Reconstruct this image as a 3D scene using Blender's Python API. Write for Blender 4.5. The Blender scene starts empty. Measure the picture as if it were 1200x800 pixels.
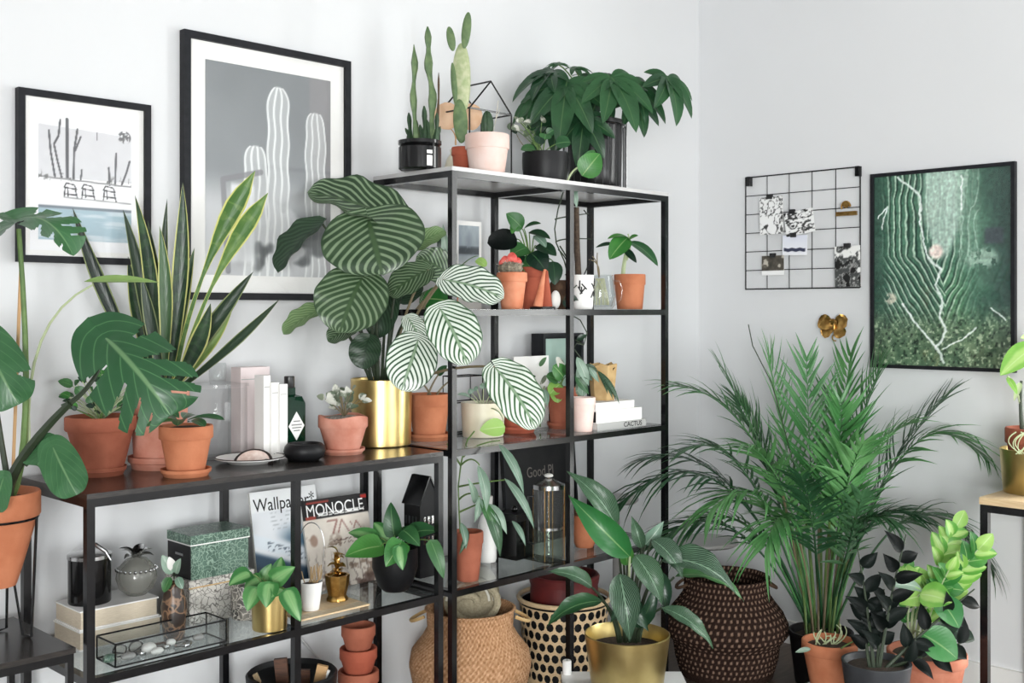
import bpy, bmesh, math, random
import numpy as np
from mathutils import Vector, Matrix

# ------------------------------------------------------------------ camera, light, exposure
SC = bpy.context.scene
COL = SC.collection
F, CX, CY, H = 1300.0, 600.0, 364.0, 1.341          # focal length (px of a 1200x800 frame), principal column, horizon row, eye height
TH = math.radians(45.2)
RIGHT = Vector((math.cos(TH), -math.sin(TH), 0))
FWD = Vector((math.sin(TH), math.cos(TH), 0))
UP = Vector((0, 0, 1))
CAM = Vector((-3.9734, -2.8068, H))
cd = bpy.data.cameras.new('camera'); cam = bpy.data.objects.new('camera', cd); COL.objects.link(cam)
cam.location = CAM; cam.rotation_euler = (math.pi / 2, 0, -TH)
cd.sensor_width = 36; cd.lens = F / 1200 * 36; cd.shift_y = -(400 - CY) / 1200; cd.clip_start = .05
SC.camera = cam
w = bpy.data.worlds.new('daylight'); SC.world = w; w.use_nodes = True
bg = w.node_tree.nodes['Background']; bg.inputs[0].default_value = (.86, .92, 1, 1); bg.inputs[1].default_value = 1.0
SC.view_settings.view_transform = 'Standard'; SC.view_settings.look = 'None'
SC.view_settings.exposure = 0.55; SC.view_settings.gamma = 1.0; SC.view_settings.use_curve_mapping = False
SC.cycles.use_denoising = True
SC.cycles.max_bounces = 10; SC.cycles.diffuse_bounces = 5; SC.cycles.transparent_max_bounces = 24
SC.cycles.caustics_reflective = False; SC.cycles.caustics_refractive = False

def area(name, loc, rot, sx, sy, power, color=(1, 1, 1)):
    l = bpy.data.lights.new(name, 'AREA'); l.shape = 'RECTANGLE'; l.size = sx; l.size_y = sy; l.energy = power; l.color = color
    o = bpy.data.objects.new(name, l); COL.objects.link(o); o.location = loc; o.rotation_euler = rot
    return o
# daylight through the right wall's window, plus fill from two added windows behind the camera
area('daylight_and_fill', (.16, -2.05, 1.2), (0, math.pi / 2, 0), 2.2, 0.9, 58, (1, .985, .965))
area('daylight_and_fill', (-1.5, -6.76, 1.15), (math.pi / 2, 0, 0), 2.6, 2.2, 80, (1, .99, .985))  # added window, unseen: frontal fill for the left wall
area('daylight_and_fill', (-6.36, -5.2, 1.15), (0, -math.pi / 2, 0), 2.2, 2.4, 345, (1, .99, .985))  # added window, unseen: lifts the right wall

# ------------------------------------------------------------------ helpers
def S(r, g, b):
    f = lambda c: (c / 255 / 12.92) if c / 255 <= .04045 else ((c / 255 + .055) / 1.055) ** 2.4
    return (f(r), f(g), f(b))

def P(px, py, d):
    """the point d metres in front of the eye that is seen at column px, row py"""
    return CAM + RIGHT * ((px - CX) / F * d) + FWD * d - UP * ((py - CY) / F * d)
def ON(px, py, z): return P(px, py, (H - z) * F / (py - CY))
def YP(px, py, y):
    r = RIGHT * ((px - CX) / F) + FWD - UP * ((py - CY) / F); return CAM + r * ((y - CAM.y) / r.y)
def XP(px, py, x):
    r = RIGHT * ((px - CX) / F) + FWD - UP * ((py - CY) / F); return CAM + r * ((x - CAM.x) / r.x)
def DEP(p): return (p - CAM).dot(FWD)
def M(px, d): return px * d / F                      # pixels at depth d in metres

LOC = {}
def thing(name, label, cat, loc, group=None):
    o = bpy.data.objects.new(name, None); COL.objects.link(o); o.empty_display_size = .05
    o.location = loc; LOC[o] = Vector(loc); o['label'] = label; o['category'] = cat
    if group: o['group'] = group
    return o

class MB:
    def __init__(s): s.v = []; s.f = []; s.uv = []; s.c = []
    def add(s, vs, fs, uvs=None):
        b = len(s.v); s.v += [Vector(p) for p in vs]; s.f += [tuple(i + b for i in f) for f in fs]
        s.uv += uvs if uvs else [(0, 0)] * len(vs)
        return s
    def box(s, c, sx, sy, sz, rz=0, bottom=False):
        c = Vector(c); z0 = 0 if bottom else -sz / 2
        cs, sn = math.cos(rz), math.sin(rz); vs = []
        for z in (z0, z0 + sz):
            for x, y in ((-sx, -sy), (sx, -sy), (sx, sy), (-sx, sy)):
                vs.append(c + Vector((x / 2 * cs - y / 2 * sn, x / 2 * sn + y / 2 * cs, z)))
        return s.add(vs, [(3, 2, 1, 0), (4, 5, 6, 7), (0, 1, 5, 4), (1, 2, 6, 5), (2, 3, 7, 6), (3, 0, 4, 7)])
    def span(s, a, b):
        a = Vector(a); b = Vector(b); return s.box((a + b) / 2, abs(b.x - a.x), abs(b.y - a.y), abs(b.z - a.z))
    def prism(s, pts, ext):
        n = len(pts); pts = [Vector(p) for p in pts]; e = Vector(ext)
        return s.add(pts + [p + e for p in pts], [tuple(range(n))[::-1], tuple(range(n, 2 * n))] + [(i, (i + 1) % n, n + (i + 1) % n, n + i) for i in range(n)])
    def lathe(s, c, prof, n=28, wob=None, axis=None):
        c = Vector(c); vs = []; fs = []; uv = []
        if axis is None: ax, ay, az = Vector((1, 0, 0)), Vector((0, 1, 0)), UP
        else:
            az = Vector(axis).normalized(); ax = az.orthogonal().normalized(); ay = az.cross(ax)
        m = len(prof)
        for j, (r, z) in enumerate(prof):
            for i in range(n):
                a = 2 * math.pi * i / n; rr = max(r, 1e-5)
                if wob: rr, zz = wob(rr, z, a)
                else: zz = z
                vs.append(c + ax * (rr * math.cos(a)) + ay * (rr * math.sin(a)) + az * zz); uv.append((i / n, j / max(1, m - 1)))
        for j in range(m - 1):
            for i in range(n):
                k = (i + 1) % n; fs.append((j * n + i, j * n + k, (j + 1) * n + k, (j + 1) * n + i))
        return s.add(vs, fs, uv)
    def tube(s, pts, r, n=6):
        pts = [Vector(p) for p in pts]; m = len(pts); vs = []; fs = []; uv = []
        rr = r if isinstance(r, (list, tuple)) else [r] * m
        t0 = (pts[1] - pts[0]).normalized(); nx = t0.orthogonal().normalized()
        for j in range(m):
            t = (pts[min(j + 1, m - 1)] - pts[max(j - 1, 0)])
            t = t.normalized() if t.length > 1e-9 else t0
            nx = (nx - t * nx.dot(t)); nx = nx.normalized() if nx.length > 1e-6 else t.orthogonal().normalized(); ny = t.cross(nx)
            for i in range(n):
                a = 2 * math.pi * i / n; vs.append(pts[j] + nx * (rr[j] * math.cos(a)) + ny * (rr[j] * math.sin(a))); uv.append((j / (m - 1), i / n))
        for j in range(m - 1):
            for i in range(n):
                k = (i + 1) % n; fs.append((j * n + i, j * n + k, (j + 1) * n + k, (j + 1) * n + i))
        fs.append(tuple(range(n))[::-1]); fs.append(tuple(range((m - 1) * n, m * n)))
        return s.add(vs, fs, uv)
    def ball(s, c, rx, ry=None, rz=None, n=12, m=8, rot=None, bump=None):
        ry = ry or rx; rz = rz or rx; vs = []; fs = []; c = Vector(c); uv = []
        for j in range(m + 1):
            ph = math.pi * j / m
            for i in range(n):
                a = 2 * math.pi * i / n; k = bump(a, ph) if bump else 1
                p = Vector((rx * math.sin(ph) * math.cos(a) * k, ry * math.sin(ph) * math.sin(a) * k, rz * math.cos(ph) * k))
                if rot: p = rot @ p
                vs.append(c + p); uv.append((i / n, j / m))
        for j in range(m):
            for i in range(n):
                k = (i + 1) % n; fs.append((j * n + k, j * n + i, (j + 1) * n + i, (j + 1) * n + k))
        return s.add(vs, fs, uv)
    def leaf(s, B, T, width, shape='ovate', face=None, arch=.1, cup=.18, nu=9, nv=6, lobe=0, slant=0, cuts=None, twist=0, wave=0, bend=0, ph=0):
        B = Vector(B); T = Vector(T); Lv = T - B; ln = max(Lv.length, 1e-4); d = Lv / ln
        n = Vector(face) if face is not None else (-FWD * .8 + UP * .6)
        n = n - d * n.dot(d)
        if n.length < 1e-3: n = d.orthogonal()
        n.normalize(); sd = d.cross(n)
        prof = SHAPES[shape]; vs = []; fs = []; uv = []
        for j in range(nu + 1):
            q = .5 - .5 * math.cos(math.pi * j / nu); q = .5 * q + .5 * j / nu
            hw = width / 2 * prof(q)
            if twist:
                a = twist * q; n2 = n * math.cos(a) + sd * math.sin(a); s2 = d.cross(n2)
            else: n2, s2 = n, sd
            c = B + Lv * q + n * (arch * ln * 4 * q * (1 - q)) + sd * (bend * ln * 4 * q * (1 - q))
            for i in range(nv + 1):
                v = 2 * i / nv - 1; hh = hw * abs(v)
                p = c + s2 * (hw * v) + n2 * (cup * hw * v * v + wave * ln * abs(v) * math.sin(q * 19 + ph + (2 if v > 0 else 0)))
                p -= d * (lobe * width * .5 * abs(v) ** 1.5 * max(0, 1 - q * 2.2))
                p += d * (slant * width * .5 * abs(v) * q * (1 - q) * 2)
                vs.append(p); uv.append((q, i / nv))
        for j in range(nu):
            for i in range(nv):
                if cuts:
                    qm = (j + .5) / nu; vm = abs(2 * (i + .5) / nv - 1); side = 1 if i >= nv / 2 else 0
                    if any(abs(qm - cq) < cw * (vm - cv + .15) and vm > cv and sdx in (side, 2) for cq, cw, cv, sdx in cuts): continue
                fs.append((j * (nv + 1) + i, j * (nv + 1) + i + 1, (j + 1) * (nv + 1) + i + 1, (j + 1) * (nv + 1) + i))
        return s.add(vs, fs, uv)
    def build(s, name, mat, parent=None, smooth=True, label=None, cat=None, group=None, kind=None, origin=None, colors=None, sharp=None):
        if parent is not None: off = LOC[parent]
        elif origin is not None: off = Vector(origin)
        else:
            off = Vector((sum(p.x for p in s.v) / len(s.v), sum(p.y for p in s.v) / len(s.v), min(p.z for p in s.v)))
        if parent is not None and name in ('leaf', 'frond', 'leaflet', 'stem', 'fan_leaf'):      # foliage rests against the walls, never through them
            for p in s.v: p.x = min(p.x, -.006); p.y = min(p.y, -.006)
        me = bpy.data.meshes.new(name)
        me.from_pydata([(p - off)[:] for p in s.v], [], s.f); me.update()
        if any(u != (0, 0) for u in s.uv):
            ul = me.uv_layers.new(name='UVMap'); li = np.zeros(len(me.loops), dtype=np.int32); me.loops.foreach_get('vertex_index', li)
            ul.data.foreach_set('uv', np.array(s.uv, dtype=np.float32)[li].ravel())
        if colors is not None:
            ca = me.color_attributes.new('Col', 'FLOAT_COLOR', 'POINT'); a = np.ones((len(s.v), 4), dtype=np.float32); a[:, :3] = colors
            ca.data.foreach_set('color', a.ravel())
        if smooth:
            me.polygons.foreach_set('use_smooth', [True] * len(me.polygons))
            if sharp is None: sharp = 40
            try: me.set_sharp_from_angle(angle=math.radians(sharp))
            except Exception: pass
        me.materials.append(MAT[mat] if isinstance(mat, str) else mat)
        o = bpy.data.objects.new(name, me); COL.objects.link(o)
        if parent is not None:
            o.parent = parent; LOC[o] = off
        else:
            o.location = off; LOC[o] = off
        if label: o['label'] = label
        if cat: o['category'] = cat
        if group: o['group'] = group
        if kind: o['kind'] = kind
        return o

def beta(a, b):
    m = (a / (a + b)) ** a * (b / (a + b)) ** b
    return lambda q: (max(q, 0) ** a) * (max(1 - q, 0) ** b) / m
def sword(q): return min(1, .42 + q * 1.1) * (1 - max(0, (q - .55) / .45) ** 1.8)
def bladed(q): return max(.2 * (1 - q) + .08, beta(7.0, 1.5)(q)) * (1 if q < .98 else .3)
SHAPES = dict(ovate=beta(.55, .8), pointed=beta(.62, 1.2), round=beta(.42, .5), lance=beta(.8, 1.1), heart=beta(.3, .85), sword=sword, bladed=bladed, strap=beta(.25, .5), obovate=beta(.9, .5), needle=beta(.2, .9), mon=beta(.34, .62))

# ------------------------------------------------------------------ materials
MAT = {}
class NT:
    def __init__(s, name):
        s.m = bpy.data.materials.new(name); s.m.use_nodes = True; s.t = s.m.node_tree; s.n = s.t.nodes
        s.b = s.n['Principled BSDF']; s.out = s.n['Material Output']; MAT[name] = s.m
    def new(s, typ, **kw):
        x = s.n.new(typ)
        for k, v in kw.items(): setattr(x, k, v)
        return x
    def link(s, a, b): s.t.links.new(a, b)
    def math(s, op, a, b=None, c=None):
        x = s.new('ShaderNodeMath', operation=op)
        for i, v in enumerate((a, b, c)):
            if v is None: continue
            if isinstance(v, (int, float)): x.inputs[i].default_value = v
            else: s.link(v, x.inputs[i])
        return x.outputs[0]
    def mix(s, fac, a, b, blend='MIX'):
        x = s.new('ShaderNodeMix', data_type='RGBA', blend_type=blend)
        for i, v in ((0, fac), (6, a), (7, b)):
            if isinstance(v, (int, float)): x.inputs[i].default_value = v
            elif isinstance(v, tuple): x.inputs[i].default_value = (*v[:3], 1)
            else: s.link(v, x.inputs[i])
        return x.outputs[2]
    def coord(s, which='Object'): return s.new('ShaderNodeTexCoord').outputs[which]
    def noise(s, scale, detail=3, vec=None):
        x = s.new('ShaderNodeTexNoise'); x.inputs['Scale'].default_value = scale; x.inputs['Detail'].default_value = detail
        s.link(vec if vec is not None else s.coord(), x.inputs['Vector']); return x.outputs[0]
    def smooth(s, v, a, b):
        x = s.new('ShaderNodeMapRange', interpolation_type='SMOOTHSTEP'); s.link(v, x.inputs[0]); x.inputs[1].default_value = a; x.inputs[2].default_value = b; return x.outputs[0]

def mat(name, col, rough=.5, metal=0, var=None, vscale=20, bump=0, bscale=120, spec=None, coat=0, stretch=None):
    s = NT(name); b = s.b; b.inputs['Roughness'].default_value = rough; b.inputs['Metallic'].default_value = metal
    if spec is not None: b.inputs['Specular IOR Level'].default_value = spec
    if coat: b.inputs['Coat Weight'].default_value = coat; b.inputs['Coat Roughness'].default_value = .08
    vec = None
    if stretch:
        mp = s.new('ShaderNodeMapping'); s.link(s.coord(), mp.inputs[0]); mp.inputs['Scale'].default_value = stretch; vec = mp.outputs[0]
    if var:
        s.link(s.mix(s.smooth(s.noise(vscale, 5, vec), .3, .7), col, var), b.inputs['Base Color'])
    else: b.inputs['Base Color'].default_value = (*col, 1)
    if bump:
        bp = s.new('ShaderNodeBump'); bp.inputs['Strength'].default_value = bump; bp.inputs['Distance'].default_value = .002
        s.link(s.noise(bscale, 4, vec), bp.inputs['Height']); s.link(bp.outputs[0], b.inputs['Normal'])
    return s.m

mat('wall_paint', S(220, 221, 223), .85, var=S(217, 218, 220), vscale=1.5, bump=.05, bscale=90)
mat('ceiling_paint', S(172, 172, 172), .9)
mat('skirting', S(232, 231, 229), .5)
mat('white_lacquer', S(236, 236, 234), .35)
mat('black_steel', S(13, 13, 15), .18, spec=.45, var=S(21, 21, 23), vscale=30)
mat('black_top', S(34, 31, 30), .22, var=S(52, 47, 44), vscale=14, stretch=(3, 30, 30), bump=.06, bscale=40)
mat('grey_sheet', S(196, 195, 195), .25, var=S(180, 178, 178), vscale=5)
mat('frame_black', S(26, 27, 31), .5, var=S(34, 35, 39), vscale=40, spec=.2)
mat('black_gloss', S(14, 14, 15), .12)
mat('black_matt', S(20, 20, 22), .45, var=S(26, 26, 28), vscale=30, spec=.25)
mat('black_satin', S(18, 18, 20), .28)
mat('charcoal', S(58, 60, 64), .5, var=S(44, 46, 50), vscale=18)
for nm, a, b_ in (('terracotta_brick', (166, 98, 76), (148, 84, 64)), ('terracotta_orange', (194, 124, 90), (178, 108, 76)), ('terracotta_pale', (222, 150, 118), (204, 122, 88)), ('terracotta_coral', (190, 122, 102), (208, 150, 132)), ('terracotta_red', (168, 88, 66), (148, 74, 56)), ('terracotta_dusty', (196, 130, 106), (174, 104, 80))):
    mat(nm, S(*a), .8, var=S(*b_), vscale=16, bump=.25, bscale=160, spec=.25)
mat('pink_clay', S(230, 208, 200), .75, var=S(224, 190, 178), vscale=13, bump=.15)
mat('pink_pale', S(244, 222, 214), .7, var=S(240, 206, 196), vscale=13)
mat('gold', S(220, 196, 134), .3, metal=1, var=S(208, 180, 116), vscale=8)
mat('gold_dull', S(216, 196, 136), .36, metal=1, var=S(198, 176, 116), vscale=10)
mat('brass', S(196, 158, 92), .3, metal=1, var=S(160, 120, 66), vscale=60)
mat('silver', S(190, 190, 190), .22, metal=1)
mat('cream_glaze', S(222, 214, 190), .35, var=S(230, 224, 206), vscale=8)
mat('soil', S(46, 36, 30), .95, var=S(70, 56, 46), vscale=90, bump=.8, bscale=200)
mat('gravel', S(190, 182, 172), .9, var=S(90, 84, 78), vscale=160, bump=.8, bscale=200)
mat('paper_white', S(238, 237, 235), .7)
mat('paper_pink', S(226, 212, 212), .7)
mat('page_edges', S(222, 210, 190), .8, var=S(196, 182, 160), vscale=60, stretch=(1, 1, 30), bump=.3, bscale=40)
mat('page_white', S(225, 222, 218), .8, var=S(200, 198, 196), vscale=60, stretch=(1, 1, 40))
mat('book_black', S(28, 28, 30), .5)
mat('book_grey', S(176, 176, 174), .5)
mat('ink', S(26, 26, 28), .6)
mat('ink_grey', S(120, 120, 120), .6)
mat('ink_faint', S(104, 98, 94), .6)
mat('ink_white', S(240, 240, 240), .6)
mat('ink_red', S(176, 46, 36), .6)
mat('kraft', S(202, 172, 124), .8, var=S(184, 150, 100), vscale=30, bump=.2)
mat('jute', S(92, 70, 52), .9, var=S(66, 48, 36), vscale=60, bump=.8, bscale=200)
mat('pale_wood', S(222, 196, 158), .5, var=S(208, 178, 138), vscale=10, stretch=(20, 2, 20))
mat('dark_wood', S(96, 62, 44), .55, var=S(70, 44, 32), vscale=10, stretch=(3, 3, 20))
mat('peach_fan', S(232, 196, 166), .8, var=S(218, 176, 142), vscale=20)
mat('bamboo', S(190, 150, 104), .6)
mat('moss_stake', S(84, 70, 58), .95, var=S(60, 48, 40), vscale=120, bump=.8, bscale=200)
mat('stone_white', S(226, 224, 220), .6)
mat('stone_grey', S(150, 148, 146), .35)
mat('maroon', S(96, 26, 26), .55, var=S(78, 20, 22), vscale=20)
mat('linen', S(168, 158, 134), .95, var=S(146, 136, 112), vscale=160, bump=.6, bscale=300)
mat('linen_band', S(226, 222, 210), .95)
mat('agate_rim', S(46, 36, 34), .3)
mat('agate_core', S(214, 188, 178), .25, var=S(236, 220, 212), vscale=60)
mat('floor_wood', S(104, 88, 78), .45, var=S(88, 74, 64), vscale=5, stretch=(2, 14, 2))
mat('coffee', S(40, 22, 14), .1)
mat('cable', S(205, 205, 205), .6)
mat('bark', S(84, 66, 48), .9)
mat('stem_green', S(104, 132, 70), .5, var=S(78, 106, 52), vscale=20)
mat('stem_dark', S(44, 56, 38), .5)
mat('stem_pale', S(178, 190, 150), .5)
mat('stem_brown', S(120, 108, 84), .6)
mat('cactus_pale', S(188, 192, 156), .6, var=S(148, 164, 116), vscale=40, bump=.3)
mat('cactus_green', S(106, 128, 84), .6, var=S(78, 104, 66), vscale=40, bump=.3)
mat('cactus_mid', S(84, 112, 74), .6, var=S(112, 136, 88), vscale=50, bump=.4)
mat('cactus_dark', S(52, 78, 50), .6, var=S(36, 58, 38), vscale=60, bump=.4)
mat('cactus_pink', S(206, 70, 66), .55, var=S(224, 110, 98), vscale=60)
mat('cactus_grey', S(150, 140, 122), .8, var=S(96, 92, 78), vscale=140, bump=.8, bscale=260)
mat('roots', S(200, 200, 160), .7)
mat('dried_grass', S(170, 144, 108), .8)
mat('spine_grey', S(196, 190, 176), .7)

def vcol(name, rough=.6, spec=.3):
    s = NT(name); a = s.new('ShaderNodeVertexColor', layer_name='Col'); s.link(a.outputs[0], s.b.inputs['Base Color'])
    s.b.inputs['Roughness'].default_value = rough; s.b.inputs['Specular IOR Level'].default_value = spec
vcol('print', .5); vcol('weave', .9, .1); vcol('marble_paper', .35, .4)

def glass(name, tint=(1, 1, 1), ior=1.45, rough=.02, dens=0.0, col=(.8, .8, .8), scale=1.0):
    """thin pane: fresnel reflection over clear transmission, optionally with a little body colour"""
    s = NT(name); tr = s.new('ShaderNodeBsdfTransparent'); tr.inputs[0].default_value = (*tint, 1)
    gl = s.new('ShaderNodeBsdfGlossy'); gl.inputs['Roughness'].default_value = rough
    fr = s.new('ShaderNodeLayerWeight'); f0 = ((ior - 1) / (ior + 1)) ** 2
    mx = s.new('ShaderNodeMixShader'); fac = s.math('MULTIPLY', s.math('ADD', s.math('MULTIPLY', s.math('POWER', fr.outputs['Facing'], 5), 1 - f0), f0), scale); s.link(fac, mx.inputs[0]); base = tr.outputs[0]
    if dens:
        df = s.new('ShaderNodeBsdfDiffuse'); df.inputs[0].default_value = (*col, 1)
        m2 = s.new('ShaderNodeMixShader'); m2.inputs[0].default_value = dens; s.link(tr.outputs[0], m2.inputs[1]); s.link(df.outputs[0], m2.inputs[2]); base = m2.outputs[0]
    s.link(base, mx.inputs[1]); s.link(gl.outputs[0], mx.inputs[2]); s.link(mx.outputs[0], s.out.inputs[0])
glass('pane', (.97, .985, .98)); glass('shelf_glass', (.94, .97, .96), 1.5, .03, .05, (.6, .62, .62)); glass('clear_glass', (.92, .935, .935), 1.42, .02, .03, (.6, .62, .62))
glass('smoke_glass', (.6, .6, .58), 1.5, .05, .35, (.42, .42, .38)); glass('green_glass', (.02, .14, .07), 1.5, .03, .35, (.01, .07, .035)); glass('water', (.85, .9, .84), 1.33)
glass('picture_glass', (1, 1, 1), 1.3)

def leafmat(name, c1, c2, rough=.38, transl=.18, kind=None, c3=None, N=11, rib=None, duty=.0, sheen=.5, soft=.25, slope=.55):
    """leaf blade: mottled green, pale midrib, and the species' own banding (uv: x along the blade, y across it)"""
    s = NT(name); b = s.b; b.inputs['Roughness'].default_value = rough; b.inputs['Specular IOR Level'].default_value = sheen
    uv = s.new('ShaderNodeSeparateXYZ'); s.link(s.coord('UV'), uv.inputs[0])
    u = uv.outputs[0]; av = s.math('ABSOLUTE', s.math('SUBTRACT', s.math('MULTIPLY', uv.outputs[1], 2), 1))
    oi = s.new('ShaderNodeObjectInfo').outputs['Random']
    col = s.mix(s.smooth(s.math('ADD', s.noise(9, 3), s.math('MULTIPLY', s.math('SUBTRACT', oi, .5), .5)), .3, .7), c1, c2)
    if kind == 'band':        # lateral bands running out from the midrib (calathea and kin)
        ph = s.math('MULTIPLY', s.math('SUBTRACT', u, s.math('MULTIPLY', s.math('POWER', av, 1.2), slope)), N * 2 * math.pi)
        band = s.smooth(s.math('SINE', ph), duty - soft, duty + soft)
        edge = s.smooth(av, .99, .93)
        rb = s.smooth(av, .03, .1)
        col = s.mix(s.math('MULTIPLY', s.math('MULTIPLY', band, edge), rb), col, c3)
    elif kind == 'edge':      # yellow margins and faint cross bands (snake plant)
        wv = s.math('SINE', s.math('ADD', s.math('MULTIPLY', u, 60), s.math('MULTIPLY', s.noise(30, 3), 14)))
        col = s.mix(s.math('MULTIPLY', s.smooth(wv, 0, 1), .35), col, c2)
        col = s.mix(s.smooth(av, .78, .86), col, c3)
    elif kind == 'mottle':    # pale variegation in patches
        col = s.mix(s.smooth(s.noise(26, 4), .52, .6), col, c3)
    elif kind == 'center':    # pale centre, green margin
        col = s.mix(s.smooth(s.math('ADD', av, s.math('MULTIPLY', s.noise(20, 3), .5)), .85, .5), col, c3)
    if rib: col = s.mix(s.math('MULTIPLY', s.smooth(av, .075, .02), .8), col, rib)
    s.link(col, b.inputs['Base Color'])
    bp = s.new('ShaderNodeBump'); bp.inputs['Strength'].default_value = .1; bp.inputs['Distance'].default_value = .001
    s.link(s.math('SINE', s.math('MULTIPLY', s.math('SUBTRACT', u, s.math('MULTIPLY', av, .25)), 70)), bp.inputs['Height']); s.link(bp.outputs[0], b.inputs['Normal'])
    if transl:
        tl = s.new('ShaderNodeBsdfTranslucent'); s.link(col, tl.inputs[0]); mx = s.new('ShaderNodeMixShader'); mx.inputs[0].default_value = transl
        s.link(b.outputs[0], mx.inputs[1]); s.link(tl.outputs[0], mx.inputs[2]); s.link(mx.outputs[0], s.out.inputs[0])
leafmat('calathea', S(44, 66, 44), S(56, 80, 52), .34, .12, 'band', S(126, 146, 116), N=8, rib=S(70, 94, 60), duty=.4, soft=.5)
leafmat('calathea_lit', S(40, 76, 46), S(56, 96, 58), .3, .12, 'band', S(222, 230, 220), N=8, rib=S(150, 176, 144), duty=-.35, soft=.35)  # silvery bands of the species, whitened by window sheen painted into the colour
leafmat('calathea_under', S(120, 148, 96), S(100, 130, 84), .5, .2, 'band', S(134, 160, 112), N=8)
leafmat('calathea_dark', S(26, 44, 32), S(34, 56, 38), .4, .1, 'band', S(52, 76, 54), N=8)
leafmat('snake', S(30, 54, 36), S(64, 96, 58), .35, .08, 'edge', S(196, 196, 124))
leafmat('snake_dark', S(20, 34, 26), S(38, 58, 40), .35, .05, 'edge', S(130, 140, 96))
leafmat('snake_light', S(74, 112, 56), S(130, 158, 88), .35, .1, 'edge', S(214, 212, 130))
leafmat('monstera', S(44, 86, 54), S(62, 108, 68), .32, .15, 'band', S(74, 118, 76), N=5, duty=.95, soft=.04, rib=S(112, 148, 104))
leafmat('monstera_young', S(150, 176, 110), S(130, 160, 92), .4, .25, rib=S(190, 205, 150))
leafmat('fatsia', S(28, 62, 38), S(46, 88, 52), .34, .1, rib=S(80, 110, 70))
leafmat('bright', S(46, 112, 50), S(78, 142, 66), .36, .2, rib=S(150, 185, 120))
leafmat('midgreen', S(44, 88, 52), S(64, 112, 62), .36, .15, rib=S(110, 150, 100))
leafmat('darkleaf', S(20, 44, 32), S(30, 60, 40), .32, .08, rib=S(60, 90, 60))
leafmat('blackleaf', S(9, 14, 13), S(16, 24, 21), .45, .02, sheen=.12)
leafmat('lime', S(140, 190, 90), S(166, 206, 112), .45, .25, rib=S(200, 220, 160))
leafmat('silverleaf', S(112, 140, 122), S(140, 164, 146), .34, .1, rib=S(190, 205, 190))
leafmat('greyleaf', S(90, 104, 84), S(126, 134, 114), .5, .1, 'mottle', S(206, 206, 196))
leafmat('pothos', S(58, 120, 62), S(88, 150, 84), .36, .2, 'center', S(132, 182, 118), rib=S(150, 190, 130))
leafmat('aglaonema', S(26, 54, 34), S(44, 78, 48), .32, .1, 'band', S(122, 150, 128), N=10, duty=.75, soft=.35, rib=S(130, 160, 134), slope=.9, sheen=.35)
leafmat('aglao_green', S(46, 112, 58), S(60, 128, 66), .36, .15, rib=S(130, 170, 110))
leafmat('palm', S(66, 124, 68), S(104, 158, 98), .28, .2)
leafmat('palm_dark', S(44, 84, 54), S(70, 112, 74), .28, .12)
leafmat('varieg', S(90, 156, 60), S(132, 186, 84), .4, .2, 'center', S(170, 206, 120), rib=S(190, 215, 150))

# ------------------------------------------------------------------ small builders
def struct(name, mb, m, **k): return mb.build(name, m, None, smooth=False, kind='structure', **k)
def tubeobj(name, pts, r, m, parent, n=6): return MB().tube(pts, r, n).build(name, m, parent)
def qb(a, c, b, n=8):
    a, c, b = Vector(a), Vector(c), Vector(b); return [a * (1 - t) ** 2 + c * (2 * t * (1 - t)) + b * t * t for t in [i / n for i in range(n + 1)]]
def taper(r0, r1, n): return [r0 + (r1 - r0) * i / (n - 1) for i in range(n)]

def pot(root, c, h, rt, rb, m='terracotta_brick', rim=.22, rimw=.08, saucer=None, soil='soil', n=32, soil_drop=.14, wob=None, curve=0, lip=.008):
    """flower pot standing at c with an outer rim band, inner wall, soil, and a saucer where it has one"""
    c = Vector(c); z = 0
    if saucer:
        sh = h * .15; sr = saucer * 1.08
        MB().lathe(c, [(0, 0), (sr * .86, 0), (sr * .93, sh * .5), (sr * .98, sh * .55), (sr, sh), (sr - .004, sh), (sr * .9, sh * .45), (0, sh * .4)], n).build('saucer', m, root)
        z = sh * .4
    hr = h * rim; rbody = rt * (1 - rimw)
    pr = [(0, z), (rb * .96, z), (rb, z + h * .02)]
    for t in (.25, .5, .75): pr.append((rb + (rbody - rb) * t + curve * math.sin(math.pi * t), z + (h - hr - z) * t))
    pr += [(rbody, h - hr)]
    if rim > 0: pr += [(rt * (1 - rimw * .35), h - hr), (rt, h - hr + .003)]
    pr += [(rt, h - .003), (rt - .002, h), (rt - lip, h), (rt - lip - .002, h - .004), (rt * .9 - lip, h * (1 - soil_drop))]
    po = MB().lathe(c, pr, n, wob).build('pot', m, root)
    if soil: MB().lathe(c, [(rt * .92 - lip, h * (1 - soil_drop) + .002), (rt * .5, h * (1 - soil_drop) + .006), (0, h * (1 - soil_drop) + .008)], n).build('soil', soil, po)
    return po

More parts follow.
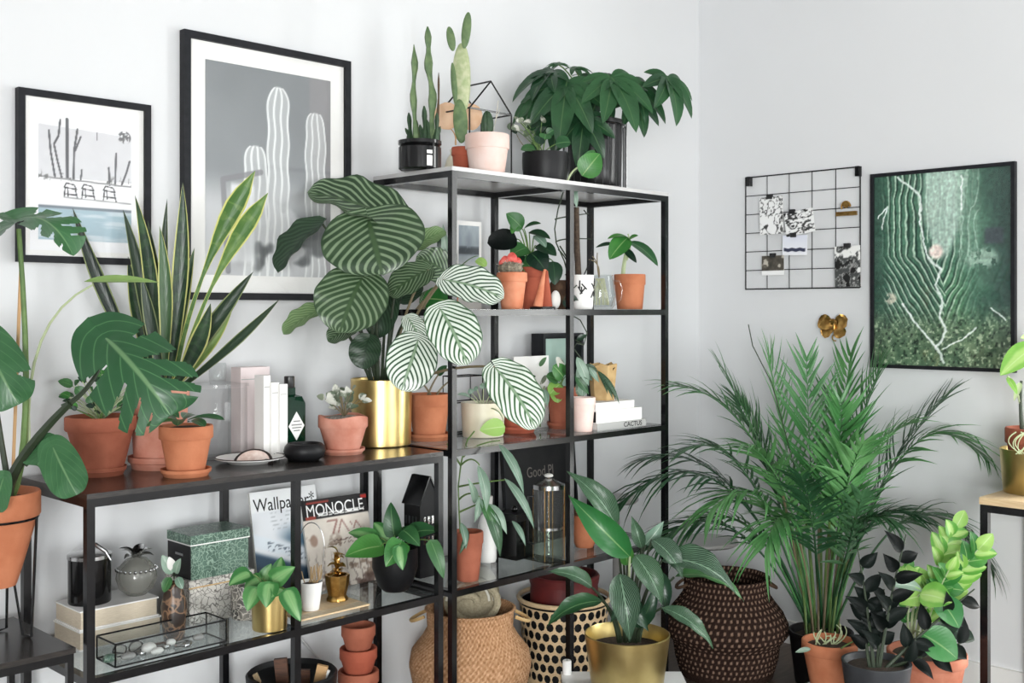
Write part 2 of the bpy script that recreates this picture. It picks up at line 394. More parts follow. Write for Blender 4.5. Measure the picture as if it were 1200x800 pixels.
def fv(r, u, t): return RIGHT * r + UP * u - FWD * t
def LF(root, b, t, wpx, m, d, dd=(0, 0), shape='ovate', face=(0, .6, .8), name='leaf', **k):
    d0, d1 = d + dd[0], d + dd[1]
    return MB().leaf(P(b[0], b[1], d0), P(t[0], t[1], d1), M(wpx, (d0 + d1) / 2), shape, fv(*face), **k).build(name, m, root, sharp=180)
def STEM(root, pts, rpx, d, m='stem_green', dds=None, name='stem'):
    """a stem through image points at depth d (+ offsets), smoothed"""
    q = [P(x, y, d + (dds[i] if dds else 0)) for i, (x, y) in enumerate(pts)]
    if len(q) == 3: q = qb(q[0], q[1] * 2 - (q[0] + q[2]) / 2, q[2], 8)
    r = M(rpx, d) / 2
    return MB().tube(q, taper(r, r * .6, len(q)), 6).build(name, m, root)
def CLUMP(root, c, sx, sy, n, size, m, d, seed=1, shape='ovate', base=None, sd=.06, aspect=.5, up=.5, name='leaf', stems='stem_green', droop=.2):
    """n small leaves on short stems spreading from a base point"""
    R = random.Random(seed); base = base or (c[0], c[1] + sy)
    for i in range(n):
        a = R.uniform(-1, 1); e = R.uniform(-1, 1); x = c[0] + a * sx * math.sqrt(max(0, 1 - e * e * .6)); y = c[1] + e * sy; dd = R.uniform(-sd, sd)
        L_ = size * R.uniform(.75, 1.2); ang = math.atan2(y - base[1], (x - base[0]) or .1) + R.uniform(-.5, .5)
        t = (x + math.cos(ang) * L_, y + math.sin(ang) * L_ * up + droop * L_ * R.uniform(0, 1))
        mm = m if isinstance(m, str) else R.choice(m)
        LF(root, (x, y), t, L_ * aspect * R.uniform(.85, 1.2), mm, d, (dd, dd - M(L_, d) * R.uniform(-.3, .5)), shape, (R.uniform(-.6, .6), R.uniform(.3, 1), R.uniform(.3, 1)), nu=6, nv=4, name=name)
        if stems: STEM(root, [base, ((x + base[0]) / 2, (y * .6 + base[1] * .4)), (x, y)], max(1.2, size * .09), d, stems, (0, dd * .6, dd))

def colorgrid(name, o, ud, vd, w_, h_, fn, nx, ny, m='print', parent=None, **k):
    """flat print: a fine grid whose vertices carry the printed colours; fn(U, V) -> sRGB 0..255"""
    o = Vector(o); ud = Vector(ud).normalized(); vd = Vector(vd).normalized()
    U, V = np.meshgrid(np.linspace(0, 1, nx + 1), np.linspace(0, 1, ny + 1)); c = np.stack(fn(U, V), -1).reshape(-1, 3) / 255.0
    c = np.clip(c, 0, 1); lin = np.where(c <= .04045, c / 12.92, ((c + .055) / 1.055) ** 2.4)
    b = MB(); b.v = [o + ud * (w_ * float(a)) + vd * (h_ * float(e)) for a, e in zip(U.ravel(), V.ravel())]
    b.f = [(j * (nx + 1) + i, j * (nx + 1) + i + 1, (j + 1) * (nx + 1) + i + 1, (j + 1) * (nx + 1) + i) for j in range(ny) for i in range(nx)]
    b.uv = [(0, 0)] * len(b.v)
    return b.build(name, m, parent, smooth=False, colors=lin, **k)
def seg(U, V, pts, asp=1.0):
    """distance to a polyline in units of the print's width"""
    D = np.full(U.shape, 9.0)
    for (x0, y0), (x1, y1) in zip(pts[:-1], pts[1:]):
        dx, dy = x1 - x0, (y1 - y0) * asp; t = np.clip(((U - x0) * dx + (V - y0) * asp * dy) / (dx * dx + dy * dy + 1e-9), 0, 1)
        D = np.minimum(D, np.hypot(U - x0 - t * dx, (V - y0) * asp - t * dy))
    return D
def sm(x, a, b): t = np.clip((x - a) / (b - a), 0, 1); return t * t * (3 - 2 * t)
def vnoise(U, V, fx, fy, seed=0, oct=3):
    out = 0; amp = 1; tot = 0
    for o in range(oct):
        r = np.random.RandomState(seed + o); g = r.rand(64, 64); x = U * fx * 2 ** o; y = V * fy * 2 ** o
        xi, yi = np.floor(x).astype(int), np.floor(y).astype(int); a, b = x - xi, y - yi; a = a * a * (3 - 2 * a); b = b * b * (3 - 2 * b)
        q = lambda i, j: g[(yi + j) % 64, (xi + i) % 64]
        out = out + amp * ((q(0, 0) * (1 - a) + q(1, 0) * a) * (1 - b) + (q(0, 1) * (1 - a) + q(1, 1) * a) * b); tot += amp; amp *= .5
    return out / tot
def blend(c, col, a): return tuple(x * (1 - a) + y * a for x, y in zip(c, col))

def text(name, s, size, o, ud, vd, m, parent, align='LEFT', stretch=1.0, weight=0):
    cu = bpy.data.curves.new(name, 'FONT'); cu.body = s; cu.size = size; cu.align_x = align; cu.offset = weight
    ob = bpy.data.objects.new(name, cu); COL.objects.link(ob); bpy.context.view_layer.update()
    me = bpy.data.meshes.new_from_object(ob.evaluated_get(bpy.context.evaluated_depsgraph_get()))
    bpy.data.objects.remove(ob)
    b = MB(); ud = Vector(ud).normalized(); vd = Vector(vd).normalized(); o = Vector(o)
    b.v = [o + ud * (v.co.x * stretch) + vd * v.co.y for v in me.vertices]; b.f = [tuple(p.vertices) for p in me.polygons]; b.uv = [(0, 0)] * len(b.v)
    bpy.data.meshes.remove(me)
    return b.build(name, m, parent, smooth=False)

# ------------------------------------------------------------------ room shell
X0, Y0, ZC = -6.2, -6.6, 3.1
struct('floor', MB().span((X0, Y0, -.1), (0, 0, 0)), 'floor_wood', label='brown wooden floor of the room', )
struct('ceiling', MB().span((X0, Y0, ZC), (0, 0, ZC + .1)), 'ceiling_paint')
struct('wall_left', MB().span((X0 - .15, 0, 0), (.15, .15, ZC)), 'wall_paint', label='white painted wall behind the shelf units')
def holed(axis, a0, a1, w0, w1, z0, z1, t0, t1):
    b = MB()
    def sp(p, q, zz0, zz1):
        if axis == 'y': b.span((t0, p, zz0), (t1, q, zz1))
        else: b.span((p, t0, zz0), (q, t1, zz1))
    sp(a0, w0, 0, ZC); sp(w1, a1, 0, ZC); sp(w0, w1, 0, z0); sp(w0, w1, z1, ZC); return b
struct('wall_right', holed('y', Y0, 0, -2.5, -1.6, .1, 2.3, 0, .15), 'wall_paint', label='white painted wall with the grid panel and green print')
struct('wall_near', holed('x', X0, 0, -2.8, -.2, .05, 2.25, Y0 - .15, Y0), 'wall_paint')
struct('wall_far', holed('y', Y0, 0, -6.4, -4.0, .05, 2.25, X0 - .15, X0), 'wall_paint')
for nm, ax, w0, w1, t, zw in (('window_1', 'y', -2.5, -1.6, .08, .1), ('added_window_3', 'y', -6.4, -4.0, X0 - .08, .05), ('added_window_2', 'x', -2.8, -.2, Y0 - .08, .05)):  # the two windows behind the camera are added for their fill light
    fr = MB(); pn = MB()
    def bx(b, p, q, z0, z1, th):
        if ax == 'y': b.span((t - th, p, z0), (t + th, q, z1))
        else: b.span((p, t - th, z0), (q, t + th, z1))
    mid = (w0 + w1) / 2
    for p, q, z0, z1 in ((w0, w0 + .05, zw, zw + 2.2), (w1 - .05, w1, zw, zw + 2.2), (mid - .03, mid + .03, zw + .05, zw + 2.15), (w0 + .05, w1 - .05, zw, zw + .05), (w0 + .05, w1 - .05, zw + 2.15, zw + 2.2)): bx(fr, p, q, z0, z1, .03)
    fo = struct(nm, fr, 'white_lacquer')
    for p, q in ((w0 + .05, mid - .03), (mid + .03, w1 - .05)):
        pn = MB(); bx(pn, p, q, zw + .05, zw + 2.15, .004); pn.build('pane', 'pane', fo, smooth=False)
struct('baseboard_left', MB().span((X0, -.014, 0), (-.014, 0, .09)), 'skirting')
struct('baseboard_right', MB().span((-.014, Y0, 0), (0, -.014, .09)), 'skirting')

# ------------------------------------------------------------------ shelf units
PW = .019
def shelf_unit(name, label, x0, x1, y0, y1, ztop, levels, topmat, midoff):
    """black steel unit: six posts, a frame of rails per level, a sheet on each level"""
    r = thing(name, label, 'shelf unit', ((x0 + x1) / 2, (y0 + y1) / 2, 0)); xm = (x0 + x1) / 2 + midoff
    for x in (x0, xm, x1):
        for y in (y0, y1): MB().box((x, y, 0), PW, PW, ztop, bottom=True).build('post', 'black_steel', r, smooth=False)
    for z, kind in levels:
        fr = MB(); hw = PW / 2
        for y in (y0, y1):
            for a, b in ((x0, xm), (xm, x1)): fr.span((a + hw, y - hw, z - PW), (b - hw, y + hw, z))
        for x in (x0, xm, x1): fr.span((x - hw, y0 + hw, z - PW), (x + hw, y1 - hw, z))
        f = fr.build('rail_frame', 'black_steel', r, smooth=False)
        if kind == 'top': MB().span((x0 - hw, y0 - hw, z), (x1 + hw, y1 + hw, z + .012)).build('top_panel', topmat, r, smooth=False)
        elif kind == 'glass':
            MB().span((x0 + hw, y0 + hw, z - .007), (x1 - hw, y1 - hw, z + .001)).build('glass_shelf', 'shelf_glass', r, smooth=False)
    return r
TX0, TX1, LX0, LX1, YF, YB = -1.797, -.775, -2.885, -1.85, -.40, -.05
ZT, ZM, ZS, ZL, ZB = 1.762, 1.346, .935, .525, .06      # standing heights: top, middle shelf, table height, low shelf, bottom shelf
shelf_unit('tall_shelf_unit', 'tall black steel shelf unit with glass shelves and cacti on its top', TX0, TX1, YF, YB, 1.75, [(1.75, 'top'), (1.345, 'glass'), (.934, 'glass'), (.524, 'glass'), (.06, 'glass')], 'grey_sheet', .003)
shelf_unit('low_shelf_unit', 'low black steel shelf unit with a dark wooden top under the framed pictures', LX0, LX1, YF, YB, .923, [(.923, 'top'), (.524, 'glass'), (.06, 'glass')], 'black_top', .028)

# ------------------------------------------------------------------ pictures on the left wall
def picture(name, label, o, ud, nd, w_, h_, fw, dep, fn, mount, nx, ny, mountmat='paper_white', glaz=True):
    o = Vector(o); ud = Vector(ud); nd = Vector(nd)
    r = thing(name, label, 'picture', o + ud * (w_ / 2)); fr = MB()
    def bar(a0, a1, z0, z1):
        p = [o + ud * a0 + UP * z0, o + ud * a1 + UP * z0, o + ud * a1 + UP * z1, o + ud * a0 + UP * z1]
        MB().prism(p, nd * dep).build('frame_bar', 'frame_black', r, smooth=False)
    bar(0, fw, 0, h_); bar(w_ - fw, w_, 0, h_); bar(fw, w_ - fw, 0, fw); bar(fw, w_ - fw, h_ - fw, h_)
    mo = MB().prism([o + ud * a + UP * z + nd * .002 for a, z in ((fw, fw), (w_ - fw, fw), (w_ - fw, h_ - fw), (fw, h_ - fw))], nd * (dep * .45)); mo = mo.build('mount', mountmat, r, smooth=False)
    mx = fw + mount; colorgrid('print', o + ud * mx + UP * mx + nd * (dep * .45 + .003), ud, UP, w_ - 2 * mx, h_ - 2 * mx, fn, nx, ny, parent=mo)
    if glaz: MB().prism([o + ud * a + UP * z + nd * (dep * .7) for a, z in ((fw, fw), (w_ - fw, fw), (w_ - fw, h_ - fw), (fw, h_ - fw))], nd * .001).build('pane', 'picture_glass', r, smooth=False)
    return r
def f_small(U, V):
    A = 1.4; c = (np.full(U.shape, 240.), np.full(U.shape, 240.), np.full(U.shape, 243.)); n = vnoise(U, V, 14, 18, 3)
    inx = sm(U, .07, .075) * sm(U, .93, .925)
    wallm = inx * sm(V, .5, .505) * sm(V, .865 - .03 * U, .86 - .03 * U); c = blend(c, (208., 208., 212.), wallm * (.75 + .25 * n))
    g = (96., 96., 100.)
    for p, t in (([(.22, .5), (.18, .68), (.165, .82)], .011), ([(.28, .5), (.24, .62), (.21, .73), (.25, .79), (.265, .9)], .011), ([(.33, .5), (.325, .91)], .017), ([(.385, .5), (.39, .7), (.42, .85)], .012), ([(.4, .7), (.45, .8)], .01), ([(.45, .5), (.46, .57)], .01), ([(.6, .79), (.6, .84)], .006), ([(.72, .48), (.71, .6)], .012), ([(.77, .48), (.78, .71)], .011), ([(.83, .48), (.88, .58), (.91, .66)], .011)):
        c = blend(c, g, sm(seg(U, V, p, A), t, t * .7))
    b = np.hypot((U - .86) / .07, (V - .83) / .05); c = blend(c, (110., 110., 112.), sm(b, 1, .8) * sm(vnoise(U, V, 60, 60, 9), .35, .5))
    c = blend(c, (150., 150., 152.), sm(np.abs(V - (.505 - .03 * U)), .008, .004) * inx)
    c = blend(c, (120., 120., 120.), sm(V, .56, .5) * sm(V, .47, .5) * sm(vnoise(U, V, 40, 30, 5), .62, .7) * inx)
    for x in (.3, .46, .66):
        for p in ([(x, .44), (x + .11, .43)], [(x, .44), (x + .02, .47), (x + .09, .46), (x + .11, .43)], [(x + .01, .44), (x, .37)], [(x + .1, .43), (x + .12, .365)], [(x + .03, .44), (x + .035, .38)], [(x, .395), (x + .11, .39)]): c = blend(c, (70., 70., 72.), sm(seg(U, V, p, A), .008, .004))
    c = blend(c, (160., 160., 162.), sm(seg(U, V, [(.3, .37), (.92, .355)], A), .008, .003))
    pool = inx * sm(V, .07, .075) * sm(V, .3, .295); wv = vnoise(U, V, 5, 40, 12)
    c = blend(c, (168., 192., 204.), pool * (.5 + .5 * sm(wv, .3, .7))); c = blend(c, (128., 138., 148.), inx * sm(np.abs(V - .3), .014, .006))
    return c
picture('framed_print', 'smaller black framed print of cacti, chairs and a pool', (-2.893, -.002, 1.462), (1, 0, 0), (0, -1, 0), .349, .43, .017, .022, f_small, .014, 130, 170)
def f_big(U, V):
    A = 1.42; g = 124 + 20 * (1 - V) + 10 * vnoise(U, V, 3, 4, 4); c = (g, g + 4, g + 7)
    c = blend(c, (206., 207., 210.), sm(V, .52, .3) * .8); c = blend(c, (150., 146., 148.), sm(U, .8, .84) * .6)
    c = blend(c, (120., 122., 126.), sm(np.abs(V - .53), .02, .0) * .5 * sm(U, .3, .5))
    for x, w_, top, lw in ((.56, .085, .93, .012), (.87, .085, .83, .010), (.38, .09, .63, .012)):
        y = np.clip((top - V) / .1, 0, 1); half = w_ * np.sqrt(np.clip(1 - (1 - y) ** 2, 0, 1)); ins = sm(np.abs(U - x), half, half - .01) * (V < top)
        c = blend(c, (212., 215., 216.), ins * .55)
        for k in (-.95, -.35, .3, .95): c = blend(c, (240., 242., 242.), sm(np.abs(U - x - half * k - .006 * np.sin(V * 30 + k)), lw, lw * .35) * (V < top - .005) * .85)
    c = blend(c, (70., 74., 76.), sm(vnoise(U, V, 5, 8, 21), .55, .7) * sm(V, .4, .2) * .75 * sm(U, .3, .45))
    c = blend(c, (234., 236., 238.), sm(np.abs(U - .28), .1, .08) * sm(np.abs(V - .25), .2, .17) * .8)  # bright window reflection in the glass, painted into the print colours
    c = blend(c, (132., 132., 136.), sm(seg(U, V, [(.17, .02), (.13, .45), (.42, .5)], A), .025, .015) * .8)
    return c
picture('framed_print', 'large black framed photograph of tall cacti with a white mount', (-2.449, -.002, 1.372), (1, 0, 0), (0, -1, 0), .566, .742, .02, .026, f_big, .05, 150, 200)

# ------------------------------------------------------------------ right wall
def f_green(U, V):
    A = 1.37; n = vnoise(U, V, 5, 7, 31, 4); n2 = vnoise(U, V, 26, 34, 41, 3); n3 = vnoise(U, V, 60, 80, 53, 2)
    warp = .10 * (n - .5) + .035 * (vnoise(U, V, 11, 14, 77, 2) - .5)
    # the terraces fall from both flanks to a stream that runs down the middle
    stream = .42 + .1 * sm(V, .62, .45) - .02 * np.sin(V * 14); dx = U - stream
    lowv = np.minimum(V - .55 - .04 * n, 0); h = np.where(dx < 0, U + .85 * lowv, .86 - U + .55 * lowv) + .7 * warp + 1
    c = (46 + 34 * n, 88 + 46 * n, 70 + 34 * n); c = blend(c, (30., 54., 52.), sm(U, .7, 1.0) * .75); c = blend(c, (34., 62., 54.), sm(U, .16, .0) * .6)
    c = blend(c, (92., 150., 100.), sm(np.abs(U - .6), .16, .0) * sm(V, .55, .35) * sm(V, .1, .2) * .6)
    f = (h * 21) % 1; terr = sm(V, .12, .24) * sm(U, .04, .14) * sm(U, .82, .66) * (1 - .6 * sm(U, .56, .7))
    c = blend(c, (20., 46., 40.), sm(np.abs(f - .68), .2, .06) * terr * .75); c = blend(c, (186., 214., 190.), sm(np.abs(f - .4), .17, .05) * terr * .85)
    pale = sm(np.abs(U - .5 - .03 * V), .06 + .12 * sm(V, .52, .8), .02 + .08 * sm(V, .52, .8)) * sm(V, .52, .6); c = blend(c, (152. + 40 * n, 182. + 36 * n, 168. + 36 * n), pale * .85)
    flank = sm(np.abs(U - .7), .1, .05) * sm(V, .45, .6); c = blend(c, (120., 158., 136.), flank * .5); c = blend(c, (170., 200., 182.), flank * sm(np.abs(((U * 18 + n * 3) % 1) - .5), .14, .05) * .6)
    c = blend(c, (152., 186., 166.), sm(np.hypot((U - .8) / .13, (V - .55) / .06), 1.15, .5) * (n2 > .4) * .8)
    forest = sm(V, .34, .16); c = blend(c, (40. + 90 * n2, 68. + 88 * n2, 48. + 66 * n2), forest * .85); c = blend(c, (168., 182., 150.), forest * sm(n3, .66, .74) * .7); c = blend(c, (20., 38., 32.), forest * sm(n3, .34, .26) * .7)
    c = blend(c, (56., 64., 74.), sm(np.abs(U - .88), .08, .05) * sm(np.abs(V - .66), .05, .03) * .8)
    for p, t in (([(.18, .99), (.3, .92), (.36, .88), (.35, .75), (.39, .62), (.41, .56)], .011), ([(.41, .56), (.5, .5), (.47, .42), (.52, .34), (.5, .25), (.55, .18), (.47, .1), (.53, .02)], .013), ([(.22, .32), (.34, .2), (.47, .1)], .011), ([(.52, .09), (.66, .14), (.76, .2)], .008), ([(.66, .97), (.65, .8)], .009), ([(.03, .78), (.1, .84), (.06, .72)], .007), ([(.86, .3), (.96, .24)], .006)):
        c = blend(c, (222., 234., 228.), sm(seg(U + .03 * (n2 - .5), V, p, A), t, t * .4) * .9)
    c = blend(c, (228., 208., 198.), sm(np.hypot((U - .47) / .07, (V - .59) / .05), 1, .5) * (n2 > .42)); c = blend(c, (198., 188., 168.), sm(np.hypot((U - .13) / .06, (V - .35) / .04), 1, .5) * (n2 > .4) * .8)
    g = 1.1 + .4 * (n3 - .5); lum = .3 * c[0] + .59 * c[1] + .11 * c[2]; return tuple((x * .8 + lum * .2) * g for x in c)
picture('framed_print', 'black framed print of green terraced land beside the wire grid', (-.002, -.802, 1.126), (0, -1, 0), (-1, 0, 0), .534, .733, .013, .022, f_green, .0, 190, 260)

gr = thing('wire_grid_panel', 'black wire memo grid with photos clipped on it', 'memo board', (-.02, -.505, 1.43))
gy0, gy1, gz0, gz1, gx = -.249, -.760, 1.43, 1.892, -.02
for i in range(6):
    y = gy0 + (gy1 - gy0) * i / 5; tubeobj('upright_wire', [(gx, y, gz0), (gx, y, gz1)], .0028 if i in (0, 5) else .0017, 'black_steel', gr)
for i in range(7):
    z = gz0 + (gz1 - gz0) * i / 6; tubeobj('cross_wire', [(gx - .003, gy0, z), (gx - .003, gy1, z)], .0028 if i in (0, 6) else .0017, 'black_steel', gr)
for y in (gy0 - .012, gy1 + .012):
    MB().span((gx + .02, y - .008, gz1 - .035), (gx - .004, y + .008, gz1 + .004)).build('wall_bracket', 'black_steel', gr, smooth=False)
def card(label, x0, y0, x1, y1, fn, tilt, clip, nx=34):
    a, b = XP(x0, y0, gx - .008), XP(x1, y1, gx - .008); w_, h_ = abs(b.y - a.y), abs(a.z - b.z)
    r = thing('photo_card', label, 'photo', (gx - .008, (a.y + b.y) / 2, b.z), 'photo cards on the wire grid')
    ud = Vector((0, -math.cos(tilt), math.sin(tilt))); vd = Vector((0, math.sin(tilt), math.cos(tilt)))
    o = Vector((gx - .008, a.y, b.z)); MB().prism([o, o + ud * w_, o + ud * w_ + vd * h_, o + vd * h_], (-.0015, 0, 0)).build('paper', 'paper_white', r, smooth=False)
    colorgrid('print', o + Vector((-.002, 0, 0)), ud, vd, w_, h_, fn, nx, int(nx * 1.2), parent=r)
    if clip:
        c = o + ud * (w_ * clip) + vd * h_; MB().span(c + Vector((-.008, -.012, -.008)), c + Vector((.004, .012, .01))).build('clip', 'ink', r, smooth=False)
def sketch(seed, dark, bg_=(240., 240., 240.), fg=(60., 60., 60.)):
    def f(U, V):
        n = vnoise(U, V, 4, 5, seed, 4); c = tuple(np.full(U.shape, x) for x in bg_); c = blend(c, fg, sm(np.abs(n - .5), dark * .5, dark * .2))
        return blend(c, (30., 30., 30.), sm(n, .66, .72) * dark * 6 * np.ones(U.shape) if dark < .2 else sm(n, .6, .68))
    return f
def f_horizon(U, V):
    c = (236 - 14 * V, 237 - 12 * V, 242 - 4 * V); return blend(c, (58., 62., 84.), sm(np.abs(V - .27 - .02 * np.sin(U * 20)), .1, .07) * sm(U, .04, .08) * sm(U, .95, .9))
def f_dark(U, V):
    n = vnoise(U, V, 5, 4, 8, 4); c = (40 + 90 * n, 38 + 84 * n, 34 + 76 * n); c = blend(c, (190., 184., 172.), sm(n, .55, .68)); return blend(c, (242., 242., 242.), sm(V, .24, .22))
card('pale photo card with fine line sketch below its black clip', 891, 232, 918, 274, sketch(3, .12), .02, .45)
card('tilted photo card with dark blotches at the centre of the grid', 922, 250, 956, 276, sketch(14, .16), .14, .3)
card('photo card of a dark horizon line under a pale blue sky', 917, 276, 946, 298, f_horizon, -.02, .45)
card('small dark photo card with a white lower margin', 893, 300, 919, 322, f_dark, .0, .5)
card('black and white photo card in the lower corner of the grid', 979, 289, 1009, 336, sketch(27, .3, (236., 236., 234.), (70., 72., 72.)), .02, .5)
bc = thing('bulldog_clip', 'brass bulldog clip gripping the wire grid', 'clip', XP(992, 252, gx - .012))
c = XP(992, 249, gx - .012); MB().span(c + Vector((-.006, -.042, -.012)), c + Vector((.006, .042, .004))).build('jaw', 'brass', bc)
MB().tube([c + Vector((-.005, .018 * math.cos(t) , .022 + .02 * math.sin(t))) for t in [i * math.pi / 7 - .4 for i in range(9)]], .004, 8).build('handle', 'brass', bc)
MB().lathe(c + Vector((-.004, 0, .03)), [(0, -.004), (.013, -.003), (.013, .003), (0, .004)], 14, axis=(1, 0, 0)).build('grip', 'brass', bc)

hk = thing('butterfly_hook', 'brass butterfly shaped hook on the wall above the palm', 'wall hook', XP(979, 400, -.01)); c = XP(979, 383, -.004); k = M(1, DEP(c))
for a0, ln, wd in ((32, 17, 14), (148, 17, 14), (-42, 15, 12), (222, 15, 12), (90, 10, 8)):
    a0 = math.radians(a0); b = MB().leaf(c + Vector((-.006, 0, 0)), c + Vector((-.016, -math.cos(a0) * ln * k * 1.3, math.sin(a0) * ln * k)), wd * k * 1.3, 'obovate', (-1, 0, .2), cup=.25, nu=10, nv=8, wave=.05); b.build('wing', 'brass', hk)
MB().ball(c + Vector((-.01, 0, 0)), .007, .007, .02).build('body', 'brass', hk)
MB().tube([c + Vector((-.004 - .02 * math.sin(t), 0, -.03 - .012 * (1 - math.cos(t)) )) for t in [i * .5 for i in range(8)]], .0028, 8).build('hook', 'brass', hk)

# ------------------------------------------------------------------ on top of the tall unit
def at_y(px, y, z):
    """standing point at column px on the shelf plane z, y metres out from the left wall"""
    p = YP(px, 400, y); return Vector((p.x, y, z))
p = at_y(492, -.25, ZT); d = DEP(p); k = d / F
r = thing('potted_euphorbia', 'tall column euphorbia in a glossy black jar with white label', 'potted plant', p)
MB().lathe(p, [(0, 0), (22 * k, 0), (25 * k, .006), (25 * k, 27 * k), (23 * k, 29 * k), (25.5 * k, 31 * k), (25.5 * k, 35 * k), (22 * k, 35.5 * k), (21 * k, 30 * k)], 32).build('pot', 'black_gloss', r)
MB().lathe(p, [(21.5 * k, 31 * k), (0, 33 * k)], 24).build('soil', 'soil', r)
a = [math.atan2(-FWD.y, -FWD.x) + .55 + t for t in (-.14, 0, .14)]
for z0, z1 in ((4, 16), (18, 22)):
    b = MB(); vs = [p + Vector((math.cos(t) * 25.3 * k, math.sin(t) * 25.3 * k, z * k)) for z in (z0, z1) for t in a]; b.add(vs, [(0, 1, 4, 3), (1, 2, 5, 4)]).build('label_sticker', 'paper_white', r)
def column(root, pts, wpx, d, m, ribs=5, dds=None):
    q = [P(x, y, d + (dds[i] if dds else 0)) for i, (x, y) in enumerate(pts)]; qq = []
    for i in range(len(q) - 1): qq += [q[i].lerp(q[i + 1], t) for t in (0, .25, .5, .75)]
    qq.append(q[-1]); n = len(qq); R = [M(wpx, d) / 2 * (.75 + .25 * math.sin(i * 1.1)) * (1 if i < n - 3 else (.85, .6, .2)[i - n + 3]) for i in range(n)]
    b = MB(); b.tube(qq, R, ribs * 2)
    for j in range(n):
        for i in range(ribs * 2):
            if i % 2: v = j * ribs * 2 + i; b.v[v] = qq[j] + (b.v[v] - qq[j]) * .7
    return b.build('cactus_column', m, root)
column(r, [(489, 170), (486, 140), (484, 110), (486, 80), (485, 52)], 9, d, 'cactus_green')
column(r, [(504, 172), (506, 140), (507, 110), (502, 80), (502, 55), (501, 31)], 11, d, 'cactus_green')
column(r, [(512, 150), (514, 115), (514, 85)], 4, d, 'bark')
for i, (x, y, x1, y1, w_) in enumerate(((480, 170, 479, 132, 8), (497, 172, 497, 124, 9), (489, 172, 486, 138, 9), (510, 170, 512, 132, 8), (484, 172, 475, 150, 6), (502, 172, 500, 140, 8), (508, 172, 516, 148, 6), (494, 172, 492, 146, 7))): column(r, [(x, y), ((x + x1) / 2 + 1, (y + y1) / 2), (x1, y1)], w_, d + (-.02 if i % 2 else .02), 'cactus_dark', 4)

p = at_y(541, -.21, ZT); d = DEP(p); k = d / F
r = thing('potted_opuntia', 'tall paddle cactus in a small terracotta pot', 'potted plant', p)
pot(r, p, 36 * k, 12 * k, 9 * k, 'terracotta_red', .28, .1)
def pad(root, b, t, wpx, d, m, th=.32, name='cactus_pad'):
    B, T_ = P(b[0], b[1], d), P(t[0], t[1], d); L_ = (T_ - B).length; zz = (T_ - B).normalized(); yy = (-FWD - zz * (-FWD).dot(zz)).normalized(); xx = yy.cross(zz)
    rot = Matrix((xx, yy, zz)).transposed(); MB().ball((B + T_) / 2, M(wpx, d) / 2, M(wpx, d) / 2 * th, L_ / 2, 16, 10, rot).build(name, m, root)
pad(r, (541, 168), (538, 116), 17, d - .01, 'cactus_green'); pad(r, (540, 136), (541, 50), 22, d + .01, 'cactus_pale', .5); pad(r, (534, 122), (530, 73), 7, d - .01, 'cactus_green', .6)
pad(r, (531, 60), (526, 31), 10, d, 'cactus_green'); pad(r, (544, 57), (549, 14), 11, d, 'cactus_green'); pad(r, (545, 130), (546, 60), 12, d + .02, 'cactus_pale', .6)
p = at_y(571, -.31, ZT); d = DEP(p); k = d / F
r = thing('potted_cactus', 'small round cactus in a pale pink clay pot', 'potted plant', p)
pot(r, p, 48 * k, 26 * k, 20 * k, 'pink_clay', .36, .07, soil='gravel', soil_drop=.08)
MB().ball(P(571, 146, d), 7 * k, 7 * k, 15 * k, 20, 10, bump=lambda a, ph: 1 + .1 * math.cos(9 * a)).build('cactus', 'cactus_dark', r)
for i, (x, y) in enumerate(((584, 118), (586, 128), (582, 134))): tubeobj('dry_stem', [P(578, 156, d), P(581, 140, d), P(x, y, d)], .0012, 'spine_grey', r)

d0 = thing('wire_house', 'black wire house outline standing behind the pink pot', 'ornament', at_y(560, -.14, ZT))
c1 = YP(598, 204, -.20); x1 = c1.x; x0 = YP(549, 200, -.20).x; ya, yb = -.205, -.06; ze = YP(598, 135, -.20).z; za = YP(572, 95, -.20).z; xm = (x0 + x1) / 2; rw = .0028
for y in (ya, yb):
    for a_, b_ in (((x0, y, ZT + rw), (x0, y, ze)), ((x1, y, ZT + rw), (x1, y, ze)), ((x0, y, ze), (xm, y, za)), ((x1, y, ze), (xm, y, za)), ((x0, y, ze), (x1, y, ze)), ((x0, y, ZT + rw), (x1, y, ZT + rw))): tubeobj('wire', [a_, b_], rw, 'black_steel', d0)
for x, z in ((x0, ze), (x1, ze), (xm, za), (x0, ZT + rw), (x1, ZT + rw)): tubeobj('wire', [(x, ya, z), (x, yb, z)], rw, 'black_steel', d0)
p = at_y(534, -.11, ZT); d = DEP(p); k = d / F
r = thing('dried_palm_fan', 'peach dried palm fans in a cream vase behind the paddle cactus', 'vase', p)
MB().lathe(p, [(0, 0), (9 * k, 0), (14 * k, 14 * k), (11 * k, 26 * k), (6 * k, 34 * k), (7 * k, 38 * k), (5 * k, 36 * k), (0, 30 * k)], 24).build('vase', 'cream_glaze', r)
for cx_, tx, ty, w_ in ((533, 521, 120, 30), (536, 556, 122, 30)):
    STEM(r, [(534, 170), (cx_, 158), ((cx_ + tx) / 2, 150)], 2, d, 'bamboo'); LF(r, ((cx_ + tx) / 2, 152), (tx, ty), w_, 'peach_fan', d, shape='round', face=(0, .1, 1), wave=.02, nu=12, nv=12, name='fan_leaf')

